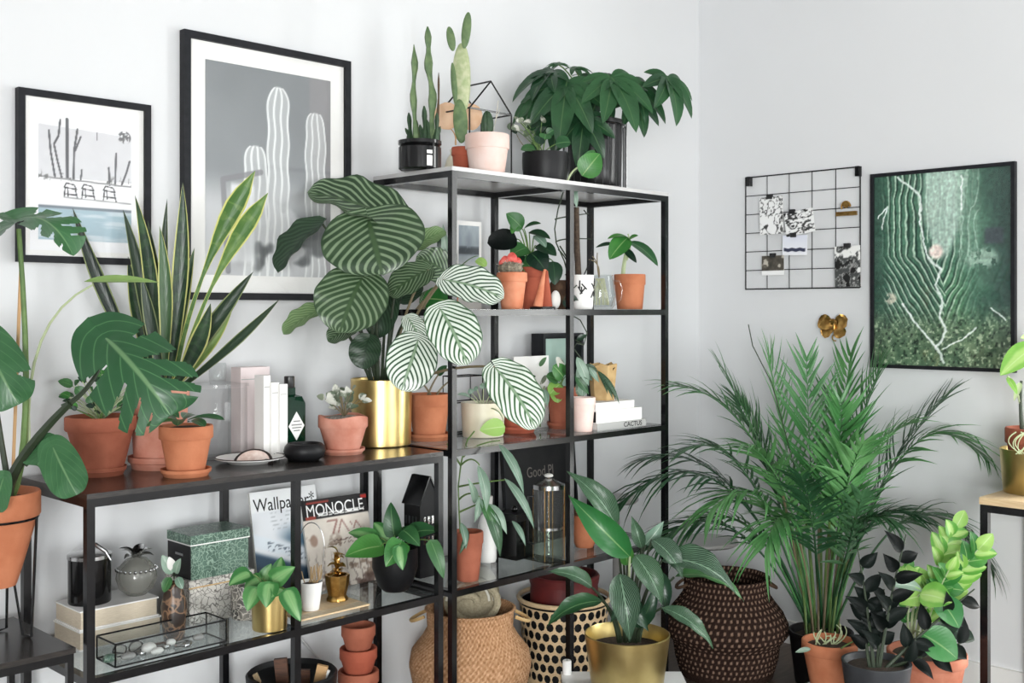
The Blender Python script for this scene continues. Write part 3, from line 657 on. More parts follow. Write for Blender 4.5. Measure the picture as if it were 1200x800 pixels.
p = at_y(639, -.27, ZT); d = DEP(p); k = d / F
r = thing('potted_trailing_plant', 'dark leaved trailing plant in a matt black pot beside the fatsia', 'potted plant', p)
pot(r, p, 37 * k, 27 * k, 24 * k, 'black_matt', 0, 0, curve=.004)
CLUMP(r, (622, 158), 22, 18, 9, 14, ['darkleaf', 'greyleaf', 'fatsia'], d, 4, 'round', (632, 178), .04, .75)
CLUMP(r, (640, 172), 14, 16, 8, 18, ['darkleaf', 'midgreen'], d - .03, 8, 'round', (636, 180), .04, .8)
STEM(r, [(630, 178), (615, 172), (604, 154)], 1.4, d, 'stem_brown'); LF(r, (606, 156), (600, 153), 7, 'darkleaf', d, shape='round'); LF(r, (614, 160), (622, 152), 9, 'greyleaf', d, shape='round')

p = at_y(697, -.25, ZT); d = DEP(p); k = d / F
r = thing('potted_fatsia', 'large dark green fatsia in a black pot held by a wire stand', 'potted plant', p)
pot(r, p + Vector((0, 0, .014)), 78 * k, 33 * k, 31 * k, 'black_satin', 0, 0)
b = MB(); n = 26
for i in range(n):
    t = 2 * math.pi * i / n; q = p + Vector((math.cos(t) * 36 * k, math.sin(t) * 36 * k, 0)); b.tube([q + UP * .003, q + UP * (76 * k)], .0016, 5)
b.build('wire_cage', 'black_steel', r)
for z in (.004, 76 * k): MB().tube([p + Vector((math.cos(t) * 36 * k, math.sin(t) * 36 * k, z)) for t in [i * math.pi / 16 for i in range(33)]], .0024, 6).build('cage_ring', 'black_steel', r)
for sx in (-1, 1): tubeobj('stand_leg', [p + RIGHT * (sx * 37 * k) + UP * .002, p + RIGHT * (sx * 37 * k) + UP * (84 * k)], .002, 'silver', r)
def palmate(root, c, ang, Rpx, d, dd, tilt=(0, .8, .6), n=7, spread=230, m='fatsia', droop=.25, drop=.08):
    C = P(c[0], c[1], d + dd); f = fv(*tilt); f.normalize(); a0 = math.radians(ang); main = RIGHT * math.cos(a0) + UP * math.sin(a0)
    main = (main - f * main.dot(f)); main.normalize(); side = f.cross(main); b = MB()
    for i in range(n):
        t = math.radians(-spread / 2 + spread * i / (n - 1)); ln = M(Rpx, d) * (1 - .38 * abs(i - (n - 1) / 2) / ((n - 1) / 2)); v = main * math.cos(t) + side * math.sin(t)
        b.leaf(C, C + v * ln - UP * (ln * droop) - f * ln * drop, ln * .42, 'ovate', f, arch=.1, cup=.25, nu=8, nv=4)
    b.leaf(C - main * M(Rpx, d) * .1, C + main * M(Rpx, d) * .32, M(Rpx, d) * .5, 'round', f, arch=.05, cup=.1, nu=6, nv=6)
    b.build('leaf', m, root, sharp=180)
    hub = P(692, 140, d); tubeobj('stem', qb(hub, (hub + C) / 2 + UP * M(22, d), C, 7), .0025, 'stem_green', root)
for c_, a_, R_, dd_, tl in (((645, 84), 215, 50, -.05, (-.3, .8, .5)), ((628, 112), 205, 38, .03, (-.6, .6, .5)), ((664, 98), 262, 66, -.1, (0, .5, .9)), ((684, 90), 20, 36, .06, (.1, .8, .5)), ((717, 92), 285, 62, -.09, (.2, .6, .8)), ((706, 104), 215, 54, .0, (-.1, .6, .8)), ((740, 98), 318, 52, -.04, (.4, .6, .7)), ((782, 92), 262, 52, -.02, (.5, .5, .7)), ((652, 140), 232, 44, -.06, (-.2, .5, .9)), ((684, 138), 262, 52, -.1, (0, .4, .9)), ((655, 76), 100, 22, .04, (0, .8, .5)), ((712, 88), 60, 22, .05, (.2, .8, .4)), ((672, 80), 30, 26, .07, (0, .9, .4)), ((640, 112), 250, 44, .0, (-.3, .5, .8)), ((742, 112), 275, 46, .05, (.3, .5, .8))):
    palmate(r, c_, a_, R_, d, dd_, tl)

# ------------------------------------------------------------------ middle shelf of the tall unit (eye height)
def stand_y(px, y, z): return at_y(px, y, z)
pf = thing('framed_photo', 'small white framed grey photo standing on the middle shelf', 'picture', stand_y(548, -.08, ZM))
a, b_ = YP(533, 258, -.08), YP(563, 358, -.08); MB().span((a.x, -.085, ZM), (b_.x, -.07, a.z)).build('frame', 'paper_white', pf, smooth=False)
def f_grey(U, V):
    n = vnoise(U, V, 4, 4, 17, 3); c = (120 + 50 * n, 130 + 50 * n, 140 + 46 * n); c = blend(c, (212., 214., 216.), sm(V, .6, .3)); return blend(c, (70., 76., 82.), sm(np.abs(V - .62), .08, .04) * sm(n, .3, .5))
colorgrid('print', (a.x + .012, -.086, ZM + .06), (1, 0, 0), UP, (b_.x - a.x) - .024, a.z - ZM - .075, f_grey, 24, 40, parent=pf)
p = stand_y(521, -.15, ZM); d = DEP(p); k = d / F
r = thing('potted_sansevieria', 'tiny terracotta pot with dark upright leaves at the shelf end', 'potted plant', p + Vector((.02, 0, 0))); p = p + Vector((.02, 0, 0))
pot(r, p, 46 * k, 13 * k, 10 * k, 'terracotta_orange')
for bx_, tx, ty, m_ in ((523, 513, 272, 'darkleaf'), (526, 519, 262, 'silverleaf'), (528, 534, 285, 'midgreen')): LF(r, (bx_, 322), (tx, ty), 11, m_, d, (0, -.02), 'lance', (0, .2, 1))
STEM(r, [(530, 322), (548, 305), (560, 300)], 1.5, d, 'stem_green'); LF(r, (558, 304), (570, 312), 12, 'lime', d, (-.04, -.05), 'round')

p = stand_y(600, -.33, ZM); d = DEP(p); k = d / F
r = thing('potted_moon_cactus', 'pink topped moon cactus in a pale terracotta pot', 'potted plant', p)
pot(r, p, 43 * k, 18 * k, 12.5 * k, 'terracotta_pale', .26, .1, soil='gravel', soil_drop=.1)
c = P(598, 314, d); MB().ball(c, 14 * k, 14 * k, 8 * k, 20, 8, bump=lambda a, ph: 1 + .08 * math.cos(10 * a)).build('cactus', 'cactus_grey', r)
R = random.Random(5)
b = MB()
for i in range(60):
    t, e = R.uniform(0, 6.3), R.uniform(.1, 1.2); v = Vector((math.cos(t) * math.sin(e), math.sin(t) * math.sin(e), math.cos(e) * .6)); b.tube([c + v * 12 * k, c + v * 19 * k], .0007, 3)
b.build('spines', 'spine_grey', r, kind='stuff')
for x, y, s_ in ((592, 306, 6), (600, 303, 7), (607, 307, 5), (588, 308, 4)): MB().ball(P(x, y, d), s_ * k, n=12, m=8, bump=lambda a, ph: 1 + .1 * math.cos(8 * a)).build('cactus_head', 'cactus_pink', r)

p = stand_y(622, -.24, ZM); d = DEP(p); k = d / F
r = thing('potted_peperomia', 'dark glossy leaved plant in a terracotta pot behind the moon cactus', 'potted plant', p)
pot(r, p, 49 * k, 20 * k, 14 * k, 'terracotta_red', .24, .1)
for b_, t_, w_, m_, sh, fc in (((606, 280), (571, 285), 27, 'blackleaf', 'round', (-.2, .2, 1)), ((612, 268), (593, 250), 22, 'midgreen', 'ovate', (0, .4, .9)), ((620, 272), (645, 280), 14, 'darkleaf', 'ovate', (.1, .7, .6)), ((614, 268), (634, 262), 13, 'midgreen', 'ovate', (0, .8, .5)), ((628, 288), (652, 300), 22, 'darkleaf', 'ovate', (.3, .6, .7)), ((618, 290), (598, 300), 24, 'midgreen', 'ovate', (-.1, .5, .8)), ((622, 296), (640, 318), 28, 'darkleaf', 'ovate', (.1, .4, .9)), ((614, 300), (624, 322), 24, 'midgreen', 'ovate', (0, .4, .9)), ((648, 306), (650, 334), 20, 'darkleaf', 'ovate', (.2, .3, 1)), ((610, 296), (602, 316), 16, 'darkleaf', 'ovate', (0, .4, .9)), ((604, 262), (600, 274), 10, 'bright', 'ovate', (0, .4, .9)), ((626, 276), (640, 290), 14, 'silverleaf', 'ovate', (.2, .6, .6))):
    LF(r, b_, t_, w_, m_, d, (-.02, -.05), sh, fc, arch=.1); STEM(r, [(622, 320), ((622 + b_[0]) / 2, (300 + b_[1]) / 2), b_], 2, d, 'stem_green', (0, -.01, -.02))
r = thing('terracotta_cone', 'small terracotta cones leaning together on a black coaster', 'ornament', stand_y(636, -.35, ZM)); p = stand_y(636, -.35, ZM); d = DEP(p); k = d / F
MB().box(p + UP * .004, 22 * k, 20 * k, .008).build('coaster', 'black_matt', r, smooth=False)
for dx, tilt, h_, m_ in ((-5, .18, 44, 'terracotta_pale'), (5, -.02, 42, 'terracotta_red')): MB().lathe(p + RIGHT * dx * k + UP * .0085, [(0, 0), (6.5 * k, 0), (2 * k, h_ * k), (0, h_ * k + .002)], 16, axis=UP + RIGHT * tilt).build('cone', m_, r)
p = stand_y(657, -.24, ZM); d = DEP(p); k = d / F
r = thing('jute_pot', 'round brown jute covered pot with white pebble in front', 'pot', p)
MB().lathe(p, [(0, 0), (12 * k, 0), (15 * k, 12 * k), (14 * k, 28 * k), (10 * k, 34 * k), (9 * k, 33 * k), (11 * k, 20 * k), (0, 18 * k)], 24, wob=lambda r_, z, a: (r_ * (1 + .03 * math.cos(24 * a)), z)).build('body', 'jute', r)
p = stand_y(651, -.34, ZM); MB().ball(p + UP * .031, .02, .014, .031, 14, 10).build('white_pebble', 'stone_white', None, label='white upright pebble beside the terracotta cones', cat='stone')

p = stand_y(681, -.32, ZM); d = DEP(p); k = d / F
r = thing('potted_hoya', 'climbing hoya in a white pot patterned black with stake and wire trellis', 'potted plant', p)
MB().lathe(p, [(0, 0), (13 * k, 0), (14 * k, 3 * k), (15 * k, 40 * k), (13.5 * k, 40 * k), (13 * k, 36 * k)], 28).build('pot', 'paper_white', r)
MB().lathe(p, [(13.2 * k, 36 * k), (0, 37 * k)], 24).build('soil', 'soil', r)
R = random.Random(11)
b = MB()
for i in range(16):
    t = math.atan2(-FWD.y, -FWD.x) + R.uniform(-1.5, 1.5); z = R.uniform(4, 28); t2 = t + R.uniform(-.5, .5); z2 = z + R.uniform(4, 12); rr = 15.2 * k
    b.tube([p + Vector((math.cos(t + (t2 - t) * s_) * rr, math.sin(t + (t2 - t) * s_) * rr, (z + (z2 - z) * s_) * k)) for s_ in (0, .5, 1)], .0022, 4)
b.build('painted_marks', 'ink', r)
MB().tube([P(678, 326, d), P(676, 290, d), P(675, 243, d)], [.011, .011, .011], 10).build('stake', 'moss_stake', r)
MB().tube([P(x, y, d + .02) for x, y in ((683, 325), (692, 305), (695, 280), (692, 256), (684, 246))], .0022).build('trellis_wire', 'black_steel', r)
MB().tube([P(x, y, d - .02) for x, y in ((668, 330), (661, 305), (652, 285), (650, 268), (654, 245), (660, 225), (668, 208), (682, 192))], .0026).build('stem', 'stem_dark', r)
for pts in (((650, 257), (663, 254), (690, 250)), ((651, 284), (664, 280), (693, 280)), ((654, 292), (664, 305), (672, 326)), ((656, 288), (668, 312), (662, 322))): STEM(r, pts, 2, d, 'stem_dark')
STEM(r, [(664, 216), (672, 200), (688, 192)], 3, d - .06, 'stem_pale')
LF(r, (682, 206), (703, 180), 30, 'bright', d - .08, (0, 0), 'ovate', (.1, .2, 1), cup=.1); LF(r, (668, 214), (676, 244), 9, 'silverleaf', d - .06, (0, 0), 'lance', (.3, .2, 1)); LF(r, (682, 196), (697, 176), 14, 'midgreen', d - .05, (0, .04), 'ovate', (.1, .2, 1))
MB().tube([P(x, y, d - .08) for x, y in ((676, 334), (664, 345), (660, 352), (668, 368), (680, 375), (688, 390), (684, 404), (674, 398))], .0022).build('stem', 'stem_dark', r)
MB().tube([P(x, y, d - .085) for x, y in ((684, 404), (676, 402), (672, 408), (684, 424), (676, 436), (668, 445))], .0022).build('stem', 'stem_dark', r)
for b_, t_, w_, m_ in (((676, 398), (688, 392), 7, 'darkleaf'), ((684, 425), (676, 445), 10, 'silverleaf'), ((676, 418), (690, 452), 12, 'silverleaf'), ((680, 432), (694, 446), 10, 'aglaonema'), ((674, 440), (690, 462), 10, 'midgreen'), ((660, 352), (668, 362), 8, 'darkleaf'), ((664, 345), (678, 352), 7, 'darkleaf'), ((690, 430), (702, 448), 7, 'silverleaf')): LF(r, b_, t_, w_, m_, d - .09, (0, 0), 'lance', (0, .3, 1))

p = stand_y(703, -.32, ZM); d = DEP(p); k = d / F
r = thing('glass_jug', 'clear glass jug with a handle holding plant roots', 'jug', p)
MB().lathe(p, [(0, .001), (14 * k, .001), (17 * k, 4 * k), (19 * k, 16 * k), (17 * k, 30 * k), (15 * k, 39 * k), (15.6 * k, 40 * k), (14.2 * k, 39 * k), (16 * k, 30 * k), (18 * k, 16 * k), (14 * k, 3 * k), (0, 3 * k)], 28).build('body', 'clear_glass', r)
MB().tube([p + RIGHT * (x * k) + UP * (z * k) for x, z in ((15, 34), (23, 33), (26, 24), (25, 12), (18, 5))], .0022, 8).build('handle', 'clear_glass', r)
R = random.Random(2); b = MB()
for i in range(26):
    a_, e_ = R.uniform(-11, 11), R.uniform(-11, 11); b.tube([p + RIGHT * (R.uniform(-6, 6) * k) + FWD * (R.uniform(-6, 6) * k) + UP * (36 * k), p + RIGHT * (a_ * .8 * k) + FWD * e_ * .8 * k + UP * (20 * k), p + RIGHT * (a_ * k) + FWD * e_ * k + UP * (5 * k)], .0013, 4)
b.build('roots', 'roots', r, kind='stuff')
for x, y in ((694, 300), (700, 296), (690, 304)): STEM(r, [(702, 325), (700, 310), (x, y)], 2, d, 'stem_brown')

p = stand_y(738, -.30, ZM); d = DEP(p); k = d / F
r = thing('potted_young_philodendron', 'young philodendron in a straight orange terracotta pot', 'potted plant', p)
pot(r, p, 41 * k, 18.5 * k, 15 * k, 'terracotta_orange', .3, .06)
STEM(r, [(730, 326), (732, 305), (737, 285)], 6, d, 'stem_pale'); STEM(r, [(734, 305), (738, 290), (736, 274)], 3, d, 'stem_pale')
for b_, t_, w_, m_, fc in (((736, 278), (714, 304), 24, 'bright', (-.2, .3, 1)), ((737, 283), (771, 312), 20, 'midgreen', (.3, .7, .6)), ((732, 292), (746, 308), 9, 'darkleaf', (0, .3, 1)), ((720, 286), (698, 290), 6, 'darkleaf', (0, .6, .8)), ((736, 282), (748, 276), 8, 'bright', (0, .6, .8)), ((736, 278), (712, 280), 12, 'bright', (0, .9, .4))): LF(r, b_, t_, w_, m_, d, (0, -.04), 'ovate', fc)

# ------------------------------------------------------------------ table height: top of the low unit
p = ON(118, 556, ZS); d = DEP(p); k = d / F
r = thing('potted_jade_plant', 'bushy small leaved plant in a wide brick terracotta pot with saucer', 'potted plant', p)
pot(r, p, 69 * k, 40 * k, 25 * k, 'terracotta_brick', .24, .08, saucer=27 * k)
CLUMP(r, (116, 460), 36, 22, 44, 20, ['midgreen', 'darkleaf', 'bright'], d + .03, 3, 'ovate', (118, 494), .05, .55, stems='stem_pale')
CLUMP(r, (105, 480), 24, 8, 7, 16, 'darkleaf', d - .02, 6, 'ovate', (118, 496), .03, .5)
p = ON(187, 547.5, ZS); d = DEP(p); k = d / F
r = thing('potted_snake_plant', 'tall snake plant with yellow edged leaves in a tall terracotta pot', 'potted plant', p)
pot(r, p, 97 * k, 34 * k, 29 * k, 'terracotta_coral', .2, .05, saucer=33 * k)
for b_, t_, w_, m_, dd_, sh, bend, ar in (
    ((178, 452), (85, 243), 19, 'snake_dark', (0, -.05), 'sword', .03, .0), ((180, 452), (144, 245), 18, 'snake_dark', (0, .02), 'sword', -.03, 0), ((184, 452), (158, 228), 19, 'snake', (-.02, .03), 'sword', -.03, 0),
    ((188, 452), (173, 258), 15, 'snake_dark', (.02, .06), 'sword', -.02, 0), ((190, 452), (187, 264), 19, 'snake', (-.03, -.05), 'sword', -.03, 0), ((194, 452), (196, 232), 13, 'snake_dark', (.04, .05), 'sword', .02, 0),
    ((197, 455), (214, 213), 22, 'snake', (0, -.01), 'sword', -.02, 0), ((203, 455), (299, 200), 27, 'snake_light', (-.02, -.08), 'bladed', .05, 0), ((207, 455), (314, 226), 25, 'snake_light', (-.03, -.1), 'bladed', .05, 0),
    ((205, 452), (297, 318), 21, 'snake_dark', (.01, 0), 'sword', .02, 0), ((210, 455), (328, 350), 13, 'snake_dark', (-.02, -.06), 'sword', -.02, 0), ((202, 455), (247, 355), 24, 'snake', (-.04, -.06), 'sword', -.05, 0),
    ((176, 452), (108, 352), 14, 'snake_dark', (.02, .06), 'sword', -.06, 0), ((206, 452), (273, 360), 14, 'snake_light', (.02, .03), 'sword', -.04, 0), ((182, 452), (150, 300), 17, 'snake', (.02, .06), 'sword', .02, 0), ((192, 455), (165, 320), 17, 'snake_dark', (-.04, -.06), 'sword', 0, 0), ((200, 455), (228, 290), 18, 'snake', (.03, .06), 'sword', .02, 0)):
    LF(r, b_, t_, w_ * .88, m_, d, dd_, sh, (.15, .15, 1), bend=-bend, arch=ar, cup=.35, twist=.25, nu=14, nv=8)
p = ON(218, 557, ZS); d = DEP(p); k = d / F
r = thing('potted_echeveria', 'flat grey leaved succulent in a small orange terracotta pot with saucer', 'potted plant', p)
pot(r, p, 59 * k, 31 * k, 21 * k, 'terracotta_orange', .26, .08, saucer=27 * k, soil_drop=.08)
for b_, t_, w_, dd_ in (((212, 494), (170, 500), 15, -.02), ((208, 492), (180, 491), 14, .03), ((218, 493), (263, 492), 13, -.01), ((214, 492), (236, 489), 15, .04), ((214, 494), (208, 499), 16, -.05), ((210, 490), (198, 482), 14, .0), ((214, 490), (222, 484), 14, .02), ((220, 495), (240, 500), 14, -.04)):
    LF(r, b_, t_, w_, 'silverleaf' if dd_ > .01 else 'midgreen', d, (0, dd_ * 2), 'obovate', (0, 1, .35), cup=.2)

p = ON(255, 535, ZS); d = DEP(p); k = d / F
r = thing('glass_jar', 'large clear glass storage jar with knobbed flat lid', 'jar', p)
MB().lathe(p, [(0, .001), (32 * k, .001), (34 * k, 3 * k), (34 * k, 80 * k), (33 * k, 82 * k)], 36).build('body', 'clear_glass', r)
lid = MB().lathe(p, [(36 * k, 83 * k), (36 * k, 86 * k), (10 * k, 88 * k), (9 * k, 91 * k)], 36).build('lid', 'clear_glass', r)
MB().lathe(p, [(9 * k, 91 * k), (10 * k, 92 * k), (10 * k, 108 * k), (9 * k, 110 * k), (0, 110 * k)], 24).build('knob', 'clear_glass', lid)
def upright(label, name, px0, px1, py_top, y, th, m, cat='box', rz=0, bevel=0):
    a, b_ = YP(px0, py_top, y), YP(px1, py_top, y); c = (a + b_) / 2; h_ = c.z - ZS
    r = thing(name, label, cat, (c.x, y + th / 2, ZS)); MB().span((a.x, y, ZS), (b_.x, y + th, ZS + h_)).build('carton', m, r, smooth=False)
    MB().span((a.x + .002, y - .0006, ZS + h_ * .86), (b_.x - .002, y, ZS + h_ * .87)).build('lid_seam', 'book_grey', r, smooth=False)
    return r
upright('pale pink carton standing behind the white candle boxes', 'carton', 282, 316, 430, -.10, .05, 'paper_pink')
for px0, px1, top, yy, lb in ((309, 317, 440, -.2, 'narrow white candle box with grey marks, beside the pink carton'), (318, 327, 448, -.21, 'white candle box in the middle of the three'), (328, 337, 450, -.22, 'white candle box next to the green bottle')):
    r = upright(lb, 'candle_box', px0, px1, top, yy, .045, 'paper_white'); a = YP(px0 + 3, 520, yy - .001)
    MB().span((a.x, yy - .001, ZS + .01), (a.x + .006, yy, ZS + .016)).build('printed_mark', 'ink_grey', r, smooth=False)
p = at_y(339, -.17, ZS); d = DEP(p); k = d / F; zb = p
r = thing('gin_bottle', 'dark green square bottle with black cap and diamond label', 'bottle', p)
hb = (YP(340, 462, -.17).z - ZS); sw = .068
b = MB(); prof = [(.0, .46), (.004, .5), (hb * .86, .5), (hb * .97, .4), (hb * 1.0, .2), (hb * 1.0 + .004, .19), (hb * 1.0 + .02, .19)]
vs = []; fs = []
for z, s_ in prof:
    for sx, sy in ((-1, -1), (1, -1), (1, 1), (-1, 1)):
        for fx, fy in (((.85, 1), (1, .85)) if sx * sy < 0 else ((1, .85), (.85, 1))): vs.append(p + Vector((sx * sw * s_ * fx, sy * sw * s_ * fy, z)))
for j in range(len(prof) - 1):
    for i in range(8): fs.append((j * 8 + i, j * 8 + (i + 1) % 8, (j + 1) * 8 + (i + 1) % 8, (j + 1) * 8 + i))
fs.append(tuple(range(8))[::-1]); b.add(vs, fs).build('glass_body', 'green_glass', r)
MB().lathe(p + UP * (hb + .018), [(0, 0), (.0135, 0), (.0145, .004), (.0145, .032), (.0125, .034), (0, .034)], 24).build('cap', 'black_satin', r)
o = p + Vector((0, -sw / 2 - .001, hb * .5)); b = MB().prism([o + Vector((-.026, 0, 0)), o + Vector((0, 0, -.04)), o + Vector((.026, 0, 0)), o + Vector((0, 0, .04))], (0, -.001, 0)); dl = b.build('diamond_label', 'paper_white', r, smooth=False)
o2 = o + Vector((0, -.0016, 0))
for z, w_ in ((.012, .022), (.002, .034), (-.006, .03), (-.014, .02)): MB().span(o2 + Vector((-w_ / 2, 0, z)), o2 + Vector((w_ / 2, -.0004, z + .0028))).build('label_print', 'ink_grey', dl, smooth=False)
p = ON(357, 539, ZS); d = DEP(p); k = d / F
r = thing('black_bowl', 'squat matt black candle bowl beside the green bottle', 'bowl', p)
MB().lathe(p, [(0, 0), (16 * k, 0), (22 * k, 4 * k), (24.5 * k, 11 * k), (23 * k, 17 * k), (20 * k, 20 * k), (18 * k, 20 * k), (17 * k, 15 * k), (0, 14 * k)], 32).build('body', 'black_matt', r); MB().lathe(p, [(17.2 * k, 15 * k), (0, 15.5 * k)], 24).build('wax', 'charcoal', r)
p = ON(293, 542, ZS); d = DEP(p); k = d / F
r = thing('plate', 'small white plate carrying an agate slice', 'plate', p)
MB().lathe(p, [(0, 0), (24 * k, 0), (27 * k, 2.5 * k), (40 * k, 6 * k), (39.5 * k, 7.4 * k), (27 * k, 4 * k), (0, 3 * k)], 40).build('dish', 'paper_white', r); MB().lathe(p, [(38.8 * k, 7.3 * k), (39.6 * k, 7.9 * k), (40.4 * k, 6.8 * k)], 40).build('rim_line', 'agate_rim', r)
r = thing('agate_slice', 'half round agate slice with dark rind lying on the plate', 'stone', p + UP * (4 * k)); pr = [(math.cos(t), math.sin(t)) for t in [i * math.pi / 14 for i in range(15)]]
ctr = P(297, 543, d - .02); ax = RIGHT; ay = (UP * .75 + FWD * .66)
for s_, m_, th in ((1, 'agate_rim', .008), (.84, 'agate_core', .0095)):
    MB().prism([ctr + ax * (23 * k * s_ * x) + ay * (19 * k * s_ * y) + ay * (1.5 * k * (1 - s_) * 3) for x, y in pr], (-FWD * .75 + UP * .5) * th).build('rind' if s_ == 1 else 'core', m_, r, smooth=False)
for i, (x, y) in enumerate(((300, 543), (312, 540), (288, 543))): MB().ball(P(x, y - 1, d - .03), .006, .005, .004, 8, 6).build('agate_chip', ('agate_rim', 'stone_grey', 'agate_core')[i], None, label=('dark agate chip in front of the slice on the plate', 'grey pebble at the plate edge', 'pale pink chip in front of the agate slice')[i], cat='stone')

p = ON(402, 531, ZS); d = DEP(p); k = d / F
r = thing('potted_fittonia', 'grey mottled little plant in a coral terracotta pot with saucer', 'potted plant', p)
pot(r, p, 44 * k, 29 * k, 19 * k, 'terracotta_coral', .3, .06, saucer=24 * k, soil='gravel', soil_drop=.06, wob=lambda rr, z, a: (rr, z + (.004 * math.sin(3 * a) if z > 38 * k else 0)))
CLUMP(r, (402, 470), 22, 10, 20, 15, 'greyleaf', d - .01, 12, 'ovate', (403, 488), .05, .6, stems='stem_brown')
for x, y in ((392, 449), (406, 452), (388, 457)): LF(r, (x + 4, y + 20), (x, y), 11, 'greyleaf', d, (0, -.01), 'ovate', (.2, .2, 1))

# the calathea in its gold pot
p = ON(447, 521, ZS); d = DEP(p); k = d / F
r = thing('potted_calathea', 'large calathea with striped round leaves in a tall gold pot', 'potted plant', p)
MB().lathe(p, [(0, 0), (33 * k, 0), (34.5 * k, .004), (36 * k, 77 * k), (35 * k, 78 * k), (34 * k, 77 * k), (33.5 * k, 66 * k)], 44).build('pot', 'gold', r)
MB().lathe(p, [(33.8 * k, 66 * k), (0, 68 * k)], 28).build('soil', 'soil', r)
CAL = [ # petiole end, tip, width px, material, depth offsets (base, tip), facing, cup
    ((478, 268), (360, 226), 78, 'calathea', (-.02, -.06), (.1, .75, .6), .3), ((432, 258), (448, 322), 122, 'calathea', (-.12, -.2), (0, .45, .9), .12), ((424, 326), (398, 390), 88, 'calathea', (-.16, -.24), (-.05, .3, 1), .12),
    ((416, 382), (384, 400), 30, 'calathea', (-.06, -.08), (-.2, .5, .9), .3), ((432, 396), (424, 432), 38, 'calathea_dark', (-.08, -.1), (0, .3, 1), .2), ((378, 262), (326, 320), 52, 'calathea_dark', (-.16, -.18), (-.6, .4, .6), .4), ((378, 362), (332, 392), 34, 'calathea_under', (-.16, -.18), (-.3, .6, .6), .3),
    ((502, 316), (456, 346), 42, 'calathea', (-.04, -.08), (0, .6, .8), .15), ((528, 322), (488, 300), 42, 'calathea', (.02, .0), (.1, .3, .9), .2), ((500, 350), (532, 354), 30, 'bright', (.04, .02), (0, .4, .9), .2), ((520, 328), (590, 350), 54, 'calathea_lit', (-.24, -.28), (.3, .5, .8), .15),
    ((516, 362), (548, 428), 64, 'calathea_lit', (-.24, -.3), (.25, .35, .9), .15), ((490, 398), (470, 458), 60, 'calathea_lit', (-.2, -.26), (.25, .3, .95), .12), ((478, 372), (494, 402), 28, 'calathea_lit', (-.16, -.18), (.3, .3, .9), .2), ((580, 430), (628, 502), 62, 'calathea_lit', (-.2, -.26), (.35, .3, .9), .12),
    ((482, 292), (522, 270), 24, 'calathea_under', (.05, .1), (.1, .5, .8), .3), ((470, 352), (492, 330), 30, 'calathea_dark', (.05, .08), (0, .4, .9), .2), ((455, 342), (440, 396), 40, 'calathea_dark', (.02, -.0), (0, .3, 1), .2), ((508, 372), (500, 340), 26, 'calathea', (.06, .08), (.1, .4, .9), .2)]
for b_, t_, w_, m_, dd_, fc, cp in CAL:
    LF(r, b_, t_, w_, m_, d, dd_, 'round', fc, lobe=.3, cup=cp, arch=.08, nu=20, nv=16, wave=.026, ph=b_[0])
    x0 = 446 + (b_[0] - 446) * .12; STEM(r, [(x0, 456), ((x0 * .5 + b_[0] * .5), (b_[1] * .62 + 440 * .38)), b_], 4.2, d, 'stem_dark' if b_[0] < 500 else 'stem_brown', (0, dd_[0] * .5, dd_[0]))

# ------------------------------------------------------------------ table height shelf of the tall unit
p = ON(503, 515, ZS); d = DEP(p); k = d / F
r = thing('potted_cuttings', 'orange terracotta pot with bare cut stems and saucer by the tall unit post', 'potted plant', p)
pot(r, p, 54 * k, 24.5 * k, 18.5 * k, 'terracotta_orange', .26, .06, saucer=23.5 * k)
for pts in (((500, 466), (508, 448), (516, 436)), ((506, 466), (500, 455), (492, 446)), ((510, 466), (518, 454), (528, 446))): STEM(r, pts, 3, d, 'stem_brown')
LF(r, (513, 440), (524, 428), 10, 'midgreen', d, (0, .0), 'ovate')
wf = thing('wire_candle_holder', 'thin black wire candle holder behind the cream pot', 'candle holder', at_y(545, -.10, ZS))
x0, x1 = YP(524, 450, -.10).x, YP(556, 450, -.10).x; zt = YP(540, 440, -.1).z; zm = YP(540, 470, -.1).z; rw = .0022
for x in (x0, x1):
    for y in (-.14, -.08): tubeobj('wire', [(x, y, ZS + .003), (x, y, zt)], rw, 'black_steel', wf)
for z in (ZS + .003, zm, zt):
    for a_, b_ in (((x0, -.14), (x1, -.14)), ((x1, -.14), (x1, -.08)), ((x1, -.08), (x0, -.08)), ((x0, -.08), (x0, -.14))): tubeobj('wire', [(*a_, z), (*b_, z)], rw, 'black_steel', wf)
p = ON(566, 511, ZS); d = DEP(p); k = d / F
r = thing('potted_pale_plant', 'pale wilting plant in a cream glazed cylinder pot', 'potted plant', p)
pot(r, p, 40 * k, 26 * k, 24 * k, 'cream_glaze', 0, 0)
CLUMP(r, (566, 460), 20, 10, 7, 16, ['silverleaf', 'midgreen'], d, 22, 'ovate', (566, 480), .04, .5, stems='stem_pale')
STEM(r, [(572, 478), (584, 482), (590, 494)], 2, d - .05, 'stem_pale', (0, -.04, -.06)); LF(r, (592, 500), (562, 504), 22, 'lime', d, (-.1, -.13), 'ovate', (0, .3, 1))
p = ON(605, 506, ZS); d = DEP(p); k = d / F
r = thing('potted_begonia', 'brick terracotta pot with saucer behind the hanging calathea leaf', 'potted plant', p)
pot(r, p, 52 * k, 23 * k, 16 * k, 'terracotta_red', .26, .08, saucer=22 * k)
CLUMP(r, (606, 442), 14, 10, 7, 14, ['midgreen', 'darkleaf'], d + .02, 31, 'ovate', (605, 460), .03, .6)
p = ON(633, 504, ZS); d = DEP(p); k = d / F
r = thing('bud_vase', 'narrow clear glass bud vase with a green stem', 'vase', p)
